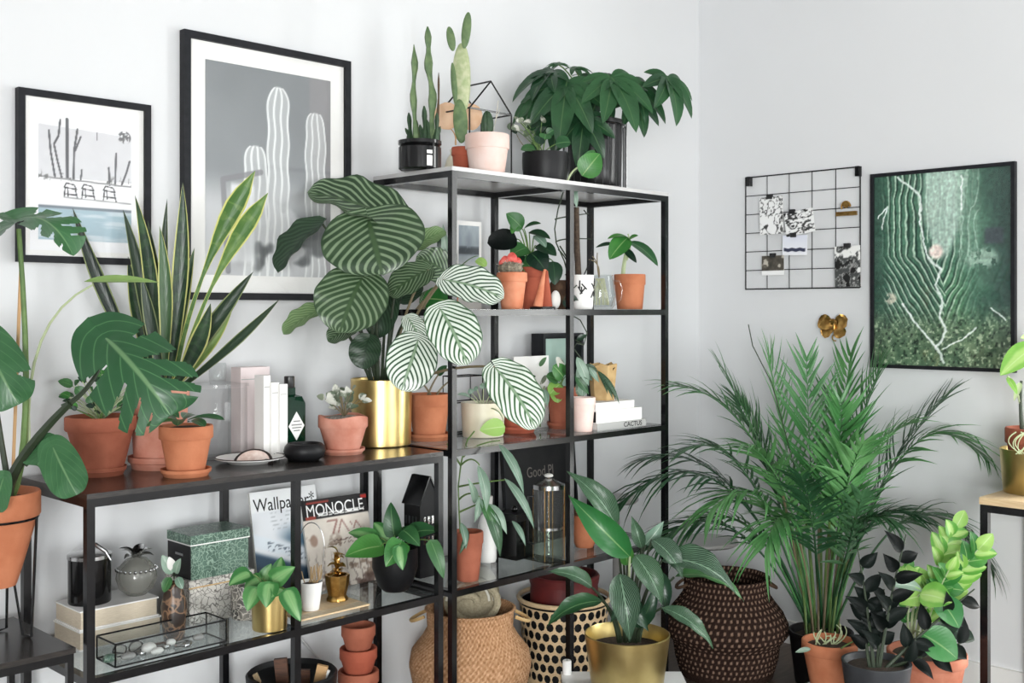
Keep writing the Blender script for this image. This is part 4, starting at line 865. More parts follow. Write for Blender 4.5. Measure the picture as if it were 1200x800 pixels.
MB().lathe(p, [(0, .001), (8 * k, .001), (9 * k, 4 * k), (9 * k, 26 * k), (5 * k, 33 * k), (5.5 * k, 40 * k)], 20).build('glass_body', 'clear_glass', r); STEM(r, [(633, 500), (635, 470), (638, 452)], 2, d, 'stem_green'); LF(r, (638, 456), (641, 476), 8, 'silverleaf', d, (0, -.03), 'ovate', (.3, .2, 1))
p = at_y(659, -.22, ZS); d = DEP(p); k = d / F
r = thing('potted_pilea', 'round leaved pilea in a brick terracotta pot with saucer', 'potted plant', p)
pot(r, p, 48 * k, 18 * k, 14 * k, 'terracotta_brick', .26, .06, saucer=17 * k)
for b_, t_, w_, m_ in (((660, 442), (648, 428), 20, 'bright'), ((656, 450), (644, 462), 18, 'lime'), ((654, 446), (640, 440), 14, 'midgreen'), ((664, 440), (668, 424), 12, 'midgreen'), ((650, 452), (654, 472), 16, 'lime'), ((660, 434), (652, 418), 9, 'greyleaf')): LF(r, b_, t_, w_, m_, d, (-.02, -.05), 'round', (0, .4, .9)); STEM(r, [(661, 462), (658, 450), b_], 1.6, d, 'stem_green', (0, -.01, -.02))
p = at_y(683, -.34, ZS); d = DEP(p); k = d / F
r = thing('pink_pot', 'pale pink tapered pot with soil beside the white books', 'pot', p)
pot(r, p, 40 * k, 15 * k, 11 * k, 'pink_pale', .22, .07)
LF(r, (682, 464), (684, 444), 12, 'silverleaf', d, (0, 0), 'ovate'); LF(r, (680, 464), (676, 448), 9, 'greyleaf', d, (0, 0), 'ovate')
# black box frame and white card against the wall
r = thing('shadow_box', 'deep black box frame with pale green pane leaning at the wall', 'picture', at_y(660, -.06, ZS))
a, b_ = YP(637, 391, -.10), YP(684, 391, -.10); t = .012
for q0, q1 in (((a.x, -.10, ZS), (a.x + t, -.04, a.z)), ((b_.x - t, -.10, ZS), (b_.x, -.04, a.z)), ((a.x + t, -.10, a.z - t), (b_.x - t, -.04, a.z)), ((a.x + t, -.10, ZS), (b_.x - t, -.04, ZS + t)), ((a.x + t, -.05, ZS + t), (b_.x - t, -.04, a.z - t))): MB().span(q0, q1).build('frame_board', 'frame_black', r, smooth=False)
def f_pale(U, V): n = vnoise(U, V, 3, 5, 6, 3); return (150 + 30 * n, 180 + 24 * n, 170 + 24 * n)
colorgrid('print', (a.x + .035, -.0515, ZS + .03), (1, 0, 0), UP, b_.x - a.x - .05, a.z - ZS - .05, f_pale, 16, 24, parent=r)
r = thing('greeting_card', 'white card with a leaf print behind the hanging calathea leaf', 'card', at_y(622, -.16, ZS)); a, b_ = YP(602, 418, -.16), YP(643, 418, -.16)
MB().span((a.x, -.16, ZS), (b_.x, -.157, a.z)).build('paper', 'paper_white', r, smooth=False)
MB().leaf((b_.x - .05, -.1612, a.z - .035), (b_.x - .012, -.1612, a.z - .006), .02, 'ovate', (0, -1, 0), arch=0, cup=0).build('printed_leaf', 'midgreen', r); MB().leaf((b_.x - .012, -.1612, a.z - .07), (b_.x - .045, -.1612, a.z - .1), .02, 'ovate', (0, -1, 0), arch=0, cup=0).build('printed_leaf', 'greyleaf', r)
# books
def book(label, x0, x1, y0, y1, z, h_, cover, group, pages='page_white', cat='book', endblack=False):
    r = thing('book', label, cat, ((x0 + x1) / 2, (y0 + y1) / 2, z), group); c = .0025
    MB().span((x0, y0, z), (x1, y1, z + c)).build('back_cover', cover, r, smooth=False); MB().span((x0, y0, z + h_ - c), (x1, y1, z + h_)).build('front_cover', cover, r, smooth=False)
    MB().span((x0, y0, z + c), (x1, y0 + c, z + h_ - c)).build('spine', cover, r, smooth=False)
    MB().span((x0 + .004, y0 + c, z + c), (x1 - .004, y1 - .004, z + h_ - c)).build('page_block', 'book_black' if endblack else pages, r, smooth=False)
    return r
xa, xb = YP(700, 500, -.372).x, YP(757, 500, -.372).x
g_ = 'books stacked on the tall unit'
bk = book('grey spined book with black lettering at the bottom of the stack', xa, xb, -.372, -.20, ZS, .024, 'book_grey', g_)
text('spine_lettering', 'CACTUS', .023, (xb - .125, -.3726, ZS + .004), (1, 0, 0), UP, 'ink', bk, stretch=1.15, weight=.0004)
xa2, xb2 = YP(699, 490, -.368).x, YP(752, 490, -.368).x
book('thick white book with black page block in the middle of the stack', xa2, xb2, -.368, -.2, ZS + .024, .042, 'paper_white', g_, endblack=True)
xa3, xb3 = YP(697, 480, -.35).x, YP(742, 480, -.35).x
book('thin white book on top under the kraft pot', xa3, xb3, -.355, -.2, ZS + .066, .026, 'paper_white', g_)
zk = ZS + .092; p = at_y(706, -.275, zk); d = DEP(p); k = d / F
r = thing('potted_air_plant', 'spiky plant in a folded kraft paper pot on the white books', 'potted plant', p)
MB().lathe(p, [(0, 0), (13 * k, 0), (14.5 * k, 20 * k), (16.5 * k, 41 * k), (15.5 * k, 42 * k), (14 * k, 34 * k), (0, 32 * k)], 12, wob=lambda rr, z, a: (rr * (1 + .05 * math.cos(6 * a)), z + (.006 * math.cos(5 * a) if z > 30 * k else 0))).build('paper_pot', 'kraft', r, sharp=12)
R = random.Random(9)
for i, (tx, ty) in enumerate(((702, 424), (708, 427), (714, 426), (721, 430), (696, 430), (690, 436), (700, 430))): LF(r, (706 + R.uniform(-5, 5), 444), (tx, ty), 5, 'blackleaf' if i < 4 else 'silverleaf', d, (0, R.uniform(-.04, .04)), 'lance')
for tx, ty, w_ in ((726, 474, 6), (718, 468, 7), (712, 462, 6), (722, 470, 5), (677, 430, 9), (682, 440, 8)): LF(r, (700, 434), (tx, ty), w_, 'aglaonema', d, (-.05, -.08), 'lance', (.2, .5, .8), arch=.15)

# ------------------------------------------------------------------ low shelf of the low unit
def veined(name, c1, c2, vein, scale):
    s = NT(name); v = s.new('ShaderNodeTexVoronoi', feature='DISTANCE_TO_EDGE'); v.inputs['Scale'].default_value = scale
    mp = s.mix(.25, s.coord(), (0, 0, 0)); n = s.new('ShaderNodeTexNoise'); n.inputs['Scale'].default_value = 30; s.link(s.coord(), n.inputs['Vector'])
    ad = s.new('ShaderNodeVectorMath', operation='ADD'); sc_ = s.new('ShaderNodeVectorMath', operation='SCALE'); s.link(n.outputs['Color'], sc_.inputs[0]); sc_.inputs['Scale'].default_value = .04
    s.link(s.coord(), ad.inputs[0]); s.link(sc_.outputs[0], ad.inputs[1]); s.link(ad.outputs[0], v.inputs['Vector'])
    col = s.mix(s.smooth(s.noise(14, 4), .35, .65), c1, c2); s.link(s.mix(s.smooth(v.outputs['Distance'], .09, .02), col, vein), s.b.inputs['Base Color']); s.b.inputs['Roughness'].default_value = .35
veined('green_marble', S(66, 92, 80), S(88, 116, 102), S(140, 164, 148), 90); veined('grey_marble', S(214, 210, 204), S(168, 166, 160), S(110, 106, 102), 70); veined('floral_dark', S(60, 58, 56), S(150, 146, 138), S(206, 200, 190), 80)
veined('tortoise', S(38, 28, 24), S(70, 50, 36), S(128, 98, 74), 30)
p0 = ON(93, 764, ZL); xa, ya = p0.x, p0.y; xb = YP(190, 735, ya).x; yb2 = ya + .15; h1 = M(23, DEP(p0))
def bigbook(label, x0, x1, y0, y1, z, h_):
    r = thing('book', label, 'book', ((x0 + x1) / 2, (y0 + y1) / 2, z), 'old books on the low glass shelf'); c = .003
    MB().span((x0, y0, z), (x1, y1, z + c)).build('back_cover', 'paper_white', r, smooth=False); MB().span((x0, y0, z + h_ - c), (x1, y1, z + h_)).build('front_cover', 'paper_white', r, smooth=False)
    MB().span((x0 + .004, y0 + .004, z + c), (x1 - .004, y1, z + h_ - c)).build('page_block', 'page_edges', r, smooth=False); return r
bigbook('thick cream paged book under the other one on the glass shelf', xa, xb, ya, yb2, ZL, h1)
bigbook('thick cream paged book carrying the black canister', xa + .004, xb - .006, ya + .006, yb2, ZL + h1, h1)
zb = ZL + 2 * h1; ym = (ya + yb2) / 2 + .01
p = at_y(105, ym, zb); d = DEP(p); k = d / F
r = thing('black_canister', 'black lidded canister standing on the cream books', 'canister', p)
MB().lathe(p, [(0, 0), (23.5 * k, 0), (24 * k, .003), (24 * k, 55 * k), (23 * k, 56 * k), (22 * k, 52 * k), (0, 51 * k)], 36).build('body', 'black_gloss', r)
lid = MB().lathe(p, [(25 * k, 52 * k), (25 * k, 56 * k), (20 * k, 59 * k), (0, 60 * k)], 36).build('lid', 'silver', r)
MB().tube([P(x, y, d - .02) for x, y in ((104, 652), (100, 642), (112, 638), (124, 646), (130, 656))], [.003, .005, .006, .005, .003], 8).build('lid_handle', 'silver', lid)
p = at_y(160, ym - .015, zb); d = DEP(p); k = d / F
r = thing('mercury_jar', 'round smoky glass jar with leafy metal lid on the cream books', 'jar', p)
MB().lathe(p, [(0, 0), (11 * k, 0), (20 * k, 8 * k), (23.5 * k, 20 * k), (22 * k, 30 * k), (17 * k, 36 * k), (16 * k, 34 * k), (0, 30 * k)], 32).build('body', 'smoke_glass', r)
b = MB()
for i in range(24): t = i * math.pi / 12; b.ball(p + Vector((math.cos(t) * 22.6 * k, math.sin(t) * 22.6 * k, 30 * k)), .0042, n=6, m=4)
b.build('bead_band', 'silver', r); MB().lathe(p, [(17 * k, 36 * k), (12 * k, 42 * k), (0, 46 * k)], 24).build('lid', 'smoke_glass', r)
for i in range(9):
    t = i * .7; MB().leaf(p + UP * (40 * k), p + Vector((math.cos(t) * 20 * k, math.sin(t) * 20 * k, (50 + 6 * math.sin(3 * t)) * k)), 13 * k, 'ovate', UP, arch=.2, cup=.4).build('metal_leaf', 'silver' if i % 3 else 'smoke_glass', r)
p = at_y(204, -.265, ZL); d = DEP(p); k = d / F
r = thing('tortoise_vase', 'dark tortoise glass vase with a few small leaves', 'vase', p)
MB().lathe(p, [(0, 0), (12 * k, 0), (13 * k, 10 * k), (15 * k, 40 * k), (12 * k, 54 * k), (9 * k, 62 * k), (10 * k, 66 * k), (8 * k, 64 * k), (8 * k, 50 * k), (0, 46 * k)], 28).build('body', 'tortoise', r)
for b_, t_, w_, m_ in (((202, 672), (190, 650), 14, 'silverleaf'), ((200, 676), (192, 694), 13, 'midgreen'), ((206, 672), (212, 654), 11, 'silverleaf'), ((204, 668), (198, 652), 11, 'stone_white'), ((208, 676), (214, 690), 10, 'silverleaf')): LF(r, b_, t_, w_, m_, d, (-.02, -.03), 'ovate'); STEM(r, [(204, 678), (204, 674), b_], 1.5, d, 'stem_dark', (0, 0, -.02))
fy = -.19; x0, x1 = YP(224, 640, fy).x, YP(291, 640, fy).x; by = fy + .122
za, zl, zt = YP(224, 680, fy).z, YP(224, 640, fy).z, YP(224, 628, fy).z
r = thing('storage_box', 'grey marbled cardboard box under the green one', 'box', ((x0 + x1) / 2, (fy + by) / 2, ZL)); zc = za - .02
MB().span((x0 - .006, fy - .002, ZL), (x1 + .012, by, zc)).build('box_body', 'grey_marble', r, smooth=False); MB().span((x0 - .009, fy - .005, zc), (x1 + .015, by, za)).build('lid', 'grey_marble', r, smooth=False)
MB().span((x0 - .0095, fy - .0055, zc - .0015), (x1 + .0155, fy - .0045, zc + .002)).build('lid_edge', 'kraft', r, smooth=False)
r = thing('storage_box', 'dark green marbled cardboard box with lid and white lid line', 'box', ((x0 + x1) / 2, (fy + by) / 2, za))
MB().span((x0, fy, za), (x1, by, zl)).build('box_body', 'green_marble', r, smooth=False); MB().span((x0 - .003, fy - .003, zl + .003), (x1 + .003, by, zt)).build('lid', 'green_marble', r, smooth=False)
MB().span((x0 - .0035, fy - .0035, zl), (x1 + .0035, by, zl + .003)).build('lid_line', 'paper_white', r, smooth=False); MB().span((x0 - .002, fy + .002, za + .001), (x0, by - .002, zl)).build('dark_side', 'book_black', r, smooth=False)
MB().span((x0 - .0045, fy + .035, zl - .03), (x0 - .002, fy + .075, zl - .024)).build('metal_tab', 'silver', r, smooth=False)
p = at_y(287, -.22, ZL); k = DEP(p) / F
r = thing('flower_tin', 'dark floral printed tin beside the marbled boxes', 'tin', p); MB().lathe(p, [(0, 0), (15 * k, 0), (16 * k, 3 * k), (16 * k, 38 * k), (15 * k, 40 * k), (0, 41 * k)], 28).build('body', 'floral_dark', r); MB().lathe(p, [(16.6 * k, 30 * k), (16.6 * k, 40 * k), (15 * k, 42 * k), (0, 43 * k)], 28).build('lid', 'floral_dark', r)
# glass display tray with trinkets
p0 = ON(127, 786, ZL + .001); x0, y0 = p0.x + .02, max(p0.y, YF + .018); x1 = YP(265, 755, y0).x; y1 = y0 + .095; zr = ZL + .055
r = thing('glass_tray', 'long glass display box with black metal edges holding trinkets', 'tray', ((x0 + x1) / 2, (y0 + y1) / 2, ZL))
for q0, q1 in (((x0, y0, ZL + .002), (x1, y0 + .002, zr)), ((x0, y1 - .002, ZL + .002), (x1, y1, zr)), ((x0, y0, ZL + .002), (x0 + .002, y1, zr)), ((x1 - .002, y0, ZL + .002), (x1, y1, zr)), ((x0, y0, ZL + .0015), (x1, y1, ZL + .003))): MB().span(q0, q1).build('glass_side', 'clear_glass', r, smooth=False)
cs = [(x0, y0), (x1, y0), (x1, y1), (x0, y1)]
for i in range(4):
    for z in (ZL + .003, zr): tubeobj('metal_edge', [(*cs[i], z), (*cs[(i + 1) % 4], z)], .0022, 'black_steel', r, 5)
    tubeobj('metal_edge', [(*cs[i], ZL + .003), (*cs[i], zr)], .0022, 'black_steel', r, 5)
R = random.Random(7)
zt_ = ZL + .004
for i, (px_, yy, m_, rx, ry, rz, nm, lb, ct) in enumerate(((174, .045, 'stone_white', .018, .016, .012, 'white_stone', 'round white stone in the middle of the glass tray', 'stone'), (184, .02, 'stone_white', .016, .010, .008, 'white_stone', 'flat white stone near the tray front', 'stone'), (200, .06, 'stone_white', .012, .010, .008, 'white_stone', 'small white stone below the tortoise vase', 'stone'), (150, .03, 'stone_grey', .018, .012, .008, 'grey_stone', 'grey pebble in the glass tray', 'stone'), (232, .05, 'stone_grey', .014, .010, .008, 'grey_stone', 'grey pebble at the tray end by the gold pot', 'stone'), (128, .04, 'green_marble', .016, .012, .01, 'green_stone', 'green veined stone at the tray end', 'stone'))):
    xx = YP(px_, 760, y0 + yy).x; MB().ball((xx, y0 + yy, zt_ + rz), rx, ry, rz, 14, 8, bump=lambda a, ph: 1 + .06 * math.sin(3 * a + 2 * ph)).build(nm, m_, None, label=lb, cat=ct)
def ring_thing(label, px_, yy, rr, th, m_, cat, name, squash=1):
    xx = YP(px_, 765, y0 + yy).x; r = thing(name, label, cat, (xx, y0 + yy, zt_)); MB().tube([(xx + rr * math.cos(t), y0 + yy + rr * squash * math.sin(t), zt_ + th) for t in [i * math.pi / 10 for i in range(21)]], th, 6).build('band', m_, r)
    MB().lathe((xx, y0 + yy - rr * squash, zt_ + th), [(0, -.003), (.01, -.003), (.011, 0), (.01, .004), (0, .004)], 18).build('dial', 'silver', r)
ring_thing('black wrist watch lying in the glass tray', 162, .06, .026, .0035, 'black_satin', 'watch', 'wrist_watch', .7); ring_thing('silver bracelet coiled at the tray end', 214, .045, .022, .003, 'silver', 'bracelet', 'bracelet', .8); ring_thing('brown leather bracelet beside the white stones', 190, .07, .024, .003, 'dark_wood', 'bracelet', 'bracelet', .7)
xx = YP(152, 765, y0 + .05).x
r = thing('sunglasses', 'folded black sunglasses lying in the glass tray', 'glasses', (xx, y0 + .05, zt_))
for s_ in (-1, 1):
    c = Vector((xx + s_ * .02, y0 + .06, zt_ + .016)); MB().tube([c + Vector((.017 * math.cos(t), 0, .014 * math.sin(t))) for t in [i * math.pi / 8 for i in range(17)]], .002, 5).build('rim', 'black_gloss', r); MB().lathe(c, [(0, 0), (.016, 0)], 16, axis=(0, 1, 0)).build('lens', 'smoke_glass', r); tubeobj('temple', [c + Vector((s_ * .017, 0, 0)), c + Vector((-s_ * .02, -.012, -.012))], .0018, 'black_gloss', r)

def vine_pot(label, px_, py_, z, rt, rb, h_, m_, leaves, lm, name='potted_pothos', round_=0, d_off=0):
    p = ON(px_, py_, z); d = DEP(p); k = d / F; r = thing(name, label, 'potted plant', p)
    if round_:
        MB().lathe(p, [(0, 0), (rb * .7 * k, 0), (rb * k, h_ * .12 * k), (rt * 1.0 * k, h_ * .55 * k), (rt * .98 * k, h_ * k), (rt * .92 * k, h_ * k), (rt * .9 * k, h_ * .8 * k)], 32).build('pot', m_, r); MB().lathe(p, [(rt * .92 * k, h_ * .8 * k), (0, h_ * .84 * k)], 24).build('soil', 'soil', r)
    else: pot(r, p, h_ * k, rt * k, rb * k, m_, 0, 0, lip=.003)
    for b_, t_, w_, dd_, fc in leaves:
        mm = lm if isinstance(lm, str) else lm[hash(b_) % len(lm)]
        LF(r, b_, t_, w_, mm, d, dd_, 'heart', fc, lobe=.25, arch=.1, cup=.2, nu=10, nv=8); STEM(r, [(px_, py_ - h_ * .85), ((px_ + b_[0]) / 2, (b_[1] + py_ - h_) / 2 - 4), b_], 2.2, d, 'stem_green', (0, dd_[0] * .5, dd_[0]))
    return r
vine_pot('green pothos in a small gold pot in front of the magazines', 316, 736, ZL, 21.5, 20, 43, 'gold', (((292, 672), (268, 686), 24, (-.02, -.05), (-.2, .6, .8)), ((300, 690), (290, 716), 24, (-.06, -.09), (-.1, .3, 1)), ((316, 684), (312, 712), 26, (-.07, -.1), (0, .3, 1)), ((320, 680), (346, 664), 24, (-.04, -.06), (.1, .3, 1)), ((326, 676), (330, 652), 18, (.0, .02), (0, .2, 1)), ((336, 692), (352, 728), 24, (-.1, -.13), (.2, .3, 1)), ((310, 680), (318, 660), 18, (.03, .04), (0, .3, 1)), ((330, 690), (318, 700), 22, (-.05, -.1), (.1, .5, .8)), ((306, 678), (286, 690), 18, (.0, .02), (-.1, .5, .8))), 'pothos')
# magazines leaning at the wall
def magazine(name, label, x0p, x1p, ytop, yb_, yt_, fn, nx, ny, th=.008):
    a, b_ = YP(x0p, ytop, yt_), YP(x1p, ytop, yt_); hgt = a.z - ZL; vd = Vector((0, yt_ - yb_, hgt)); hl = vd.length; vd.normalize(); nd = Vector((0, -vd.z, vd.y)); W_ = b_.x - a.x
    o = Vector((a.x, yb_, ZL + .001)); r = thing(name, label, 'magazine', o + Vector((W_ / 2, 0, 0)))
    MB().prism([o, o + Vector((W_, 0, 0)), o + Vector((W_, 0, 0)) + vd * hl, o + vd * hl], -nd * th).build('pages', 'page_white', r, smooth=False)
    MB().span(o + Vector((-.001, 0, 0)), o + Vector((0, .001, .001))).build('spine_fold', 'ink_red', r, smooth=False)
    cv = colorgrid('cover', o + nd * .0008, (1, 0, 0), vd, W_, hl, fn, nx, ny, parent=r); return cv, o, vd, nd, W_, hl
def f_wall(U, V):
    n = vnoise(U, V, 5, 6, 51, 3); c = (226 - 10 * n, 228 - 8 * n, 232 - 6 * n); d1 = V - (.62 - .28 * U)
    c = blend(c, (60., 92., 116.), sm(d1, -.02, .06) * sm(V, .72, .5) * sm(U, .25, .6) * .9); c = blend(c, (216., 224., 232.), sm(np.abs(d1 + .06), .08, .04)); c = blend(c, (40., 66., 88.), sm(d1, -.14, -.2)); c = blend(c, (14., 20., 30.), sm(d1, -.26, -.4) * .95)
    t = sm(vnoise(U, V, 40, 90, 8, 1), .45, .55) * sm(np.abs(((V * 26) % 1) - .5), .3, .2); c = blend(c, (160., 166., 172.), t * sm(np.abs(V - .71), .09, .07) * sm(U, .25, .3) * .7); c = blend(c, (70., 84., 100.), t * sm(np.abs(d1 + .07), .05, .03) * sm(U, .15, .2) * .8)
    return blend(c, (234., 236., 238.), sm(V, .8, .82))
r, o, vd, nd, W_, hl = magazine('magazine', 'white and blue magazine with black title leaning behind the pothos', 292, 369, 578, -.125, -.07, f_wall, 60, 80)
text('title', 'Wallpaper*', .052, o + nd * .0014 + vd * (hl - .056) + Vector((.008, 0, 0)), (1, 0, 0), vd, 'ink', r, stretch=.86, weight=.0002)
def f_mono(U, V):
    n = vnoise(U, V, 8, 10, 61, 4); c = (206 + 30 * n, 196 + 32 * n, 186 + 32 * n); c = blend(c, (126., 104., 90.), sm(n, .58, .7) * sm(V, .7, .45) * .8); c = blend(c, (90., 74., 66.), sm(np.abs(((U * 9 + n) % 1) - .5), .12, .05) * sm(V, .45, .3) * .55)
    c = blend(c, (150., 120., 104.), sm(np.hypot((U - .12) / .07, (V - .55) / .08), 1, .6) * .8); c = blend(c, (80., 60., 54.), sm(V, .12, .08) * sm(n, .4, .5) * .7)
    t = sm(vnoise(U, V, 46, 90, 28, 1), .45, .55) * sm(np.abs(((V * 24) % 1) - .5), .3, .2); c = blend(c, (90., 66., 60.), t * sm(np.abs(V - .5), .05, .03) * sm(U, .38, .42) * .8)
    for p_, t_ in (([(.36, .74), (.5, .74), (.42, .6)], .02), ([(.5, .6), (.57, .74), (.66, .6)], .014), ([(.7, .7), (.72, .66)], .012), ([(.74, .62), (.79, .7), (.85, .62)], .012)): c = blend(c, (140., 96., 88.), sm(seg(U, V, p_, 1.35), t_, t_ * .5) * .8)
    bnd = sm(V, .775, .78); c = blend(c, (22., 20., 22.), bnd); c = blend(c, (196., 70., 58.), sm(np.abs(V - .965), .012, .008) * sm(U, .06, .08) * sm(U, .42, .4) * .8); c = blend(c, (170., 40., 34.), sm(np.abs(V - .965), .02, .015) * sm(U, .9, .92)); c = blend(c, (150., 60., 50.), sm(np.abs(V - .8), .02, .015) * sm(U, .03, .05) * sm(U, .2, .18))
    for y_ in (.835, .808): c = blend(c, (232., 230., 228.), sm(np.abs(V - y_), .008, .004) * sm(U, .22, .24) * sm(U, .95, .93) * sm(vnoise(U, V, 60, 3, 5, 1), .25, .35))
    return c
r, o, vd, nd, W_, hl = magazine('magazine', 'beige magazine with black title band leaning beside the gold ornament', 352, 428, 588, -.145, -.085, f_mono, 60, 80)
text('title', 'MONOCLE', .05, o + nd * .0014 + vd * (hl - .049) + Vector((.012, 0, 0)), (1, 0, 0), vd, 'ink_white', r, stretch=.86)
# clear tray, white pot and gold ornament
x0, x1 = YP(352, 722, -.36).x, YP(432, 705, -.36).x
r = thing('wooden_tray', 'flat wooden tray with glass rim under the gold ornament', 'tray', ((x0 + x1) / 2, -.27, ZL)); MB().span((x0, -.365, ZL + .001), (x1, -.19, ZL + .006)).build('base', 'pale_wood', r, smooth=False)
for q0, q1 in (((x0, -.365), (x1, -.363)), ((x0, -.192), (x1, -.19)), ((x0, -.363), (x0 + .002, -.192)), ((x1 - .002, -.363), (x1, -.192))): MB().span((*q0, ZL + .006), (*q1, ZL + .018)).build('rim', 'clear_glass', r, smooth=False)
zt2 = ZL + .0065; p = at_y(364, -.30, zt2); d = DEP(p); k = d / F
r = thing('white_planter', 'small white tapered planter with dried grass and wire handle', 'planter', p); pot(r, p, 33 * k, 14 * k, 10 * k, 'paper_white', 0, 0, lip=.002)
R = random.Random(15)
for i in range(14): x_ = R.uniform(355, 376); tubeobj('grass_blade', [P(364 + R.uniform(-6, 6), 690, d), P(x_, 678, d), P(x_ + R.uniform(-3, 3), 666 + R.uniform(-6, 4), d)], .0014, 'dried_grass', r, 4)
MB().tube([P(365 - 15 * math.cos(t), 640 - 28 * math.sin(t), d) for t in [i * math.pi / 12 for i in range(13)]], .0014).build('handle', 'silver', r)
for s_ in (-1, 1): tubeobj('handle', [P(365 + s_ * 15, 640, d), P(364 + s_ * 13, 692, d)], .0014, 'silver', r)
p = at_y(395, -.27, zt2); d = DEP(p); k = d / F
r = thing('gold_ornament', 'ornate gold goblet figurine in front of the beige magazine', 'ornament', p)
MB().lathe(p, [(0, 0), (12 * k, 0), (12 * k, 3 * k), (10 * k, 6 * k), (13 * k, 20 * k), (14 * k, 30 * k), (12 * k, 30 * k), (10 * k, 12 * k), (0, 10 * k)], 28, wob=lambda rr, z, a: (rr * (1 + .06 * math.cos(9 * a)), z)).build('cup', 'brass', r)
R = random.Random(21)
for i in range(26):
    a_ = R.uniform(0, 6.28); h_ = R.uniform(20, 50); q = p + UP * (h_ * k); v = Vector((math.cos(a_), math.sin(a_), R.uniform(-.1, 1))) * (R.uniform(9, 15) * k)
    MB().leaf(q, q + v, 7 * k, 'ovate', UP - v * 20, arch=.35, cup=.5, nu=6, nv=4).build('scroll', 'gold' if i % 3 else 'brass', r)
tubeobj('stem', [p + UP * 10 * k, p + UP * 56 * k], .004, 'brass', r)
vine_pot('green pothos in a round black pot beside the black house lantern', 463, 691, ZL, 27, 20, 50, 'black_matt', (((446, 640), (404, 652), 34, (-.04, -.08), (-.3, .6, .8)), ((440, 632), (408, 624), 22, (.0, .02), (-.2, .8, .5)), ((462, 628), (458, 588), 22, (.02, .04), (-.1, .2, 1)), ((470, 636), (452, 664), 28, (-.1, -.14), (0, .3, 1)), ((478, 626), (514, 622), 26, (-.02, -.04), (.2, .7, .6)), ((505, 634), (520, 678), 18, (-.08, -.1), (.3, .2, 1)), ((474, 622), (492, 640), 22, (-.06, -.1), (.1, .5, .8)), ((456, 632), (438, 612), 22, (.02, .05), (-.1, .5, .8)), ((468, 640), (472, 668), 18, (-.12, -.14), (0, .2, 1)), ((486, 628), (470, 618), 18, (.0, .03), (0, .7, .6))), ['bright', 'pothos', 'midgreen'], round_=1)
p = ON(495, 672, ZL); d = DEP(p); k = d / F; p = Vector((min(p.x, LX1 + .008), -.19, ZL)); p.x = YP(494, 600, -.19).x
r = thing('house_lantern', 'black metal house lantern with cut out windows behind the pothos', 'lantern', p)
hw = .038; hz = YP(494, 588, -.19).z - ZL; ap = YP(494, 557, -.19).z - ZL
b = MB(); q = [p + Vector((x, -hw, z)) for x, z in ((-hw, 0), (hw, 0), (hw, hz), (0, ap), (-hw, hz))]; b.prism(q, (0, 2 * hw, 0)); b.build('house_body', 'black_matt', r, smooth=False)
for s_ in (-1, 1):
    n_ = Vector((s_ * (ap - hz), 0, hw)).normalized() * .004; e = p + Vector((s_ * (hw + .004), -hw - .004, hz - .004)); a_ = p + Vector((0, -hw - .004, ap)); MB().prism([e, a_, a_ + n_, e + n_], (0, 2 * hw + .008, 0)).build('roof_panel', 'black_steel', r, smooth=False)
for i in range(4):
    x_ = -hw + .014 + i * .016
    for z_ in (hz * .72, hz * .45): MB().span(p + Vector((x_, -hw - .0012, z_)), p + Vector((x_ + .008, -hw, z_ + .024))).build('window_opening', 'silver', r, smooth=False); MB().span(p + Vector((-hw - .0012, x_, z_)), p + Vector((-hw, x_ + .008, z_ + .024))).build('window_opening', 'charcoal', r, smooth=False)

# ------------------------------------------------------------------ low shelf of the tall unit
p = ON(548, 679, ZL); d = DEP(p); k = d / F
r = thing('potted_silver_vine', 'silvery long leaved vine in a tall terracotta pot by the tall unit post', 'potted plant', p)
pot(r, p, 57 * k, 18.5 * k, 13 * k, 'terracotta_brick', .24, .05, soil_drop=.2)
MB().tube([P(x, y, d) for x, y in ((540, 634), (538, 600), (537, 570), (540, 545), (543, 530), (548, 515), (556, 505))], .0026).build('stem', 'stem_green', r)
for pts in (((543, 535), (560, 522), (586, 516)), ((538, 570), (560, 566), (592, 562)), ((538, 600), (556, 592), (566, 588)), ((540, 545), (530, 530), (524, 520)), ((538, 585), (550, 578), (562, 582)), ((540, 545), (552, 538), (562, 545))): STEM(r, pts, 2.4, d, 'stem_green', (0, -.03, -.05))
for b_, t_, w_, m_ in (((584, 520), (614, 580), 14, 'silverleaf'), ((591, 560), (626, 620), 13, 'silverleaf'), ((600, 610), (616, 640), 9, 'silverleaf'), ((560, 545), (570, 600), 16, 'silverleaf'), ((566, 588), (586, 652), 20, 'aglaonema'), ((572, 590), (594, 626), 15, 'silverleaf'), ((562, 584), (580, 630), 16, 'midgreen'), ((540, 612), (546, 644), 11, 'silverleaf'), ((556, 590), (548, 560), 12, 'silverleaf'), ((570, 600), (582, 640), 15, 'midgreen'), ((562, 582), (556, 612), 12, 'silverleaf'), ((548, 620), (538, 650), 9, 'aglaonema')): LF(r, b_, t_, w_ * .8, m_, d, (-.04, -.07), 'lance', (.3, .3, .9), arch=.18, cup=.5)
p = at_y(571, -.2, ZL); k = DEP(p) / F
r = thing('white_bottle', 'slim white bottle standing behind the silver vine', 'bottle', p)
MB().lathe(p, [(0, 0), (10 * k, 0), (11 * k, 3 * k), (11 * k, 42 * k), (8 * k, 52 * k), (5 * k, 56 * k), (5 * k, 66 * k), (0, 66 * k)], 24).build('body', 'paper_white', r); MB().lathe(p, [(6 * k, 66 * k), (6.5 * k, 67 * k), (6.5 * k, 76 * k), (0, 77 * k)], 20).build('cap', 'stone_white', r)
a, b_ = YP(590, 520, -.09), YP(674, 520, -.09)
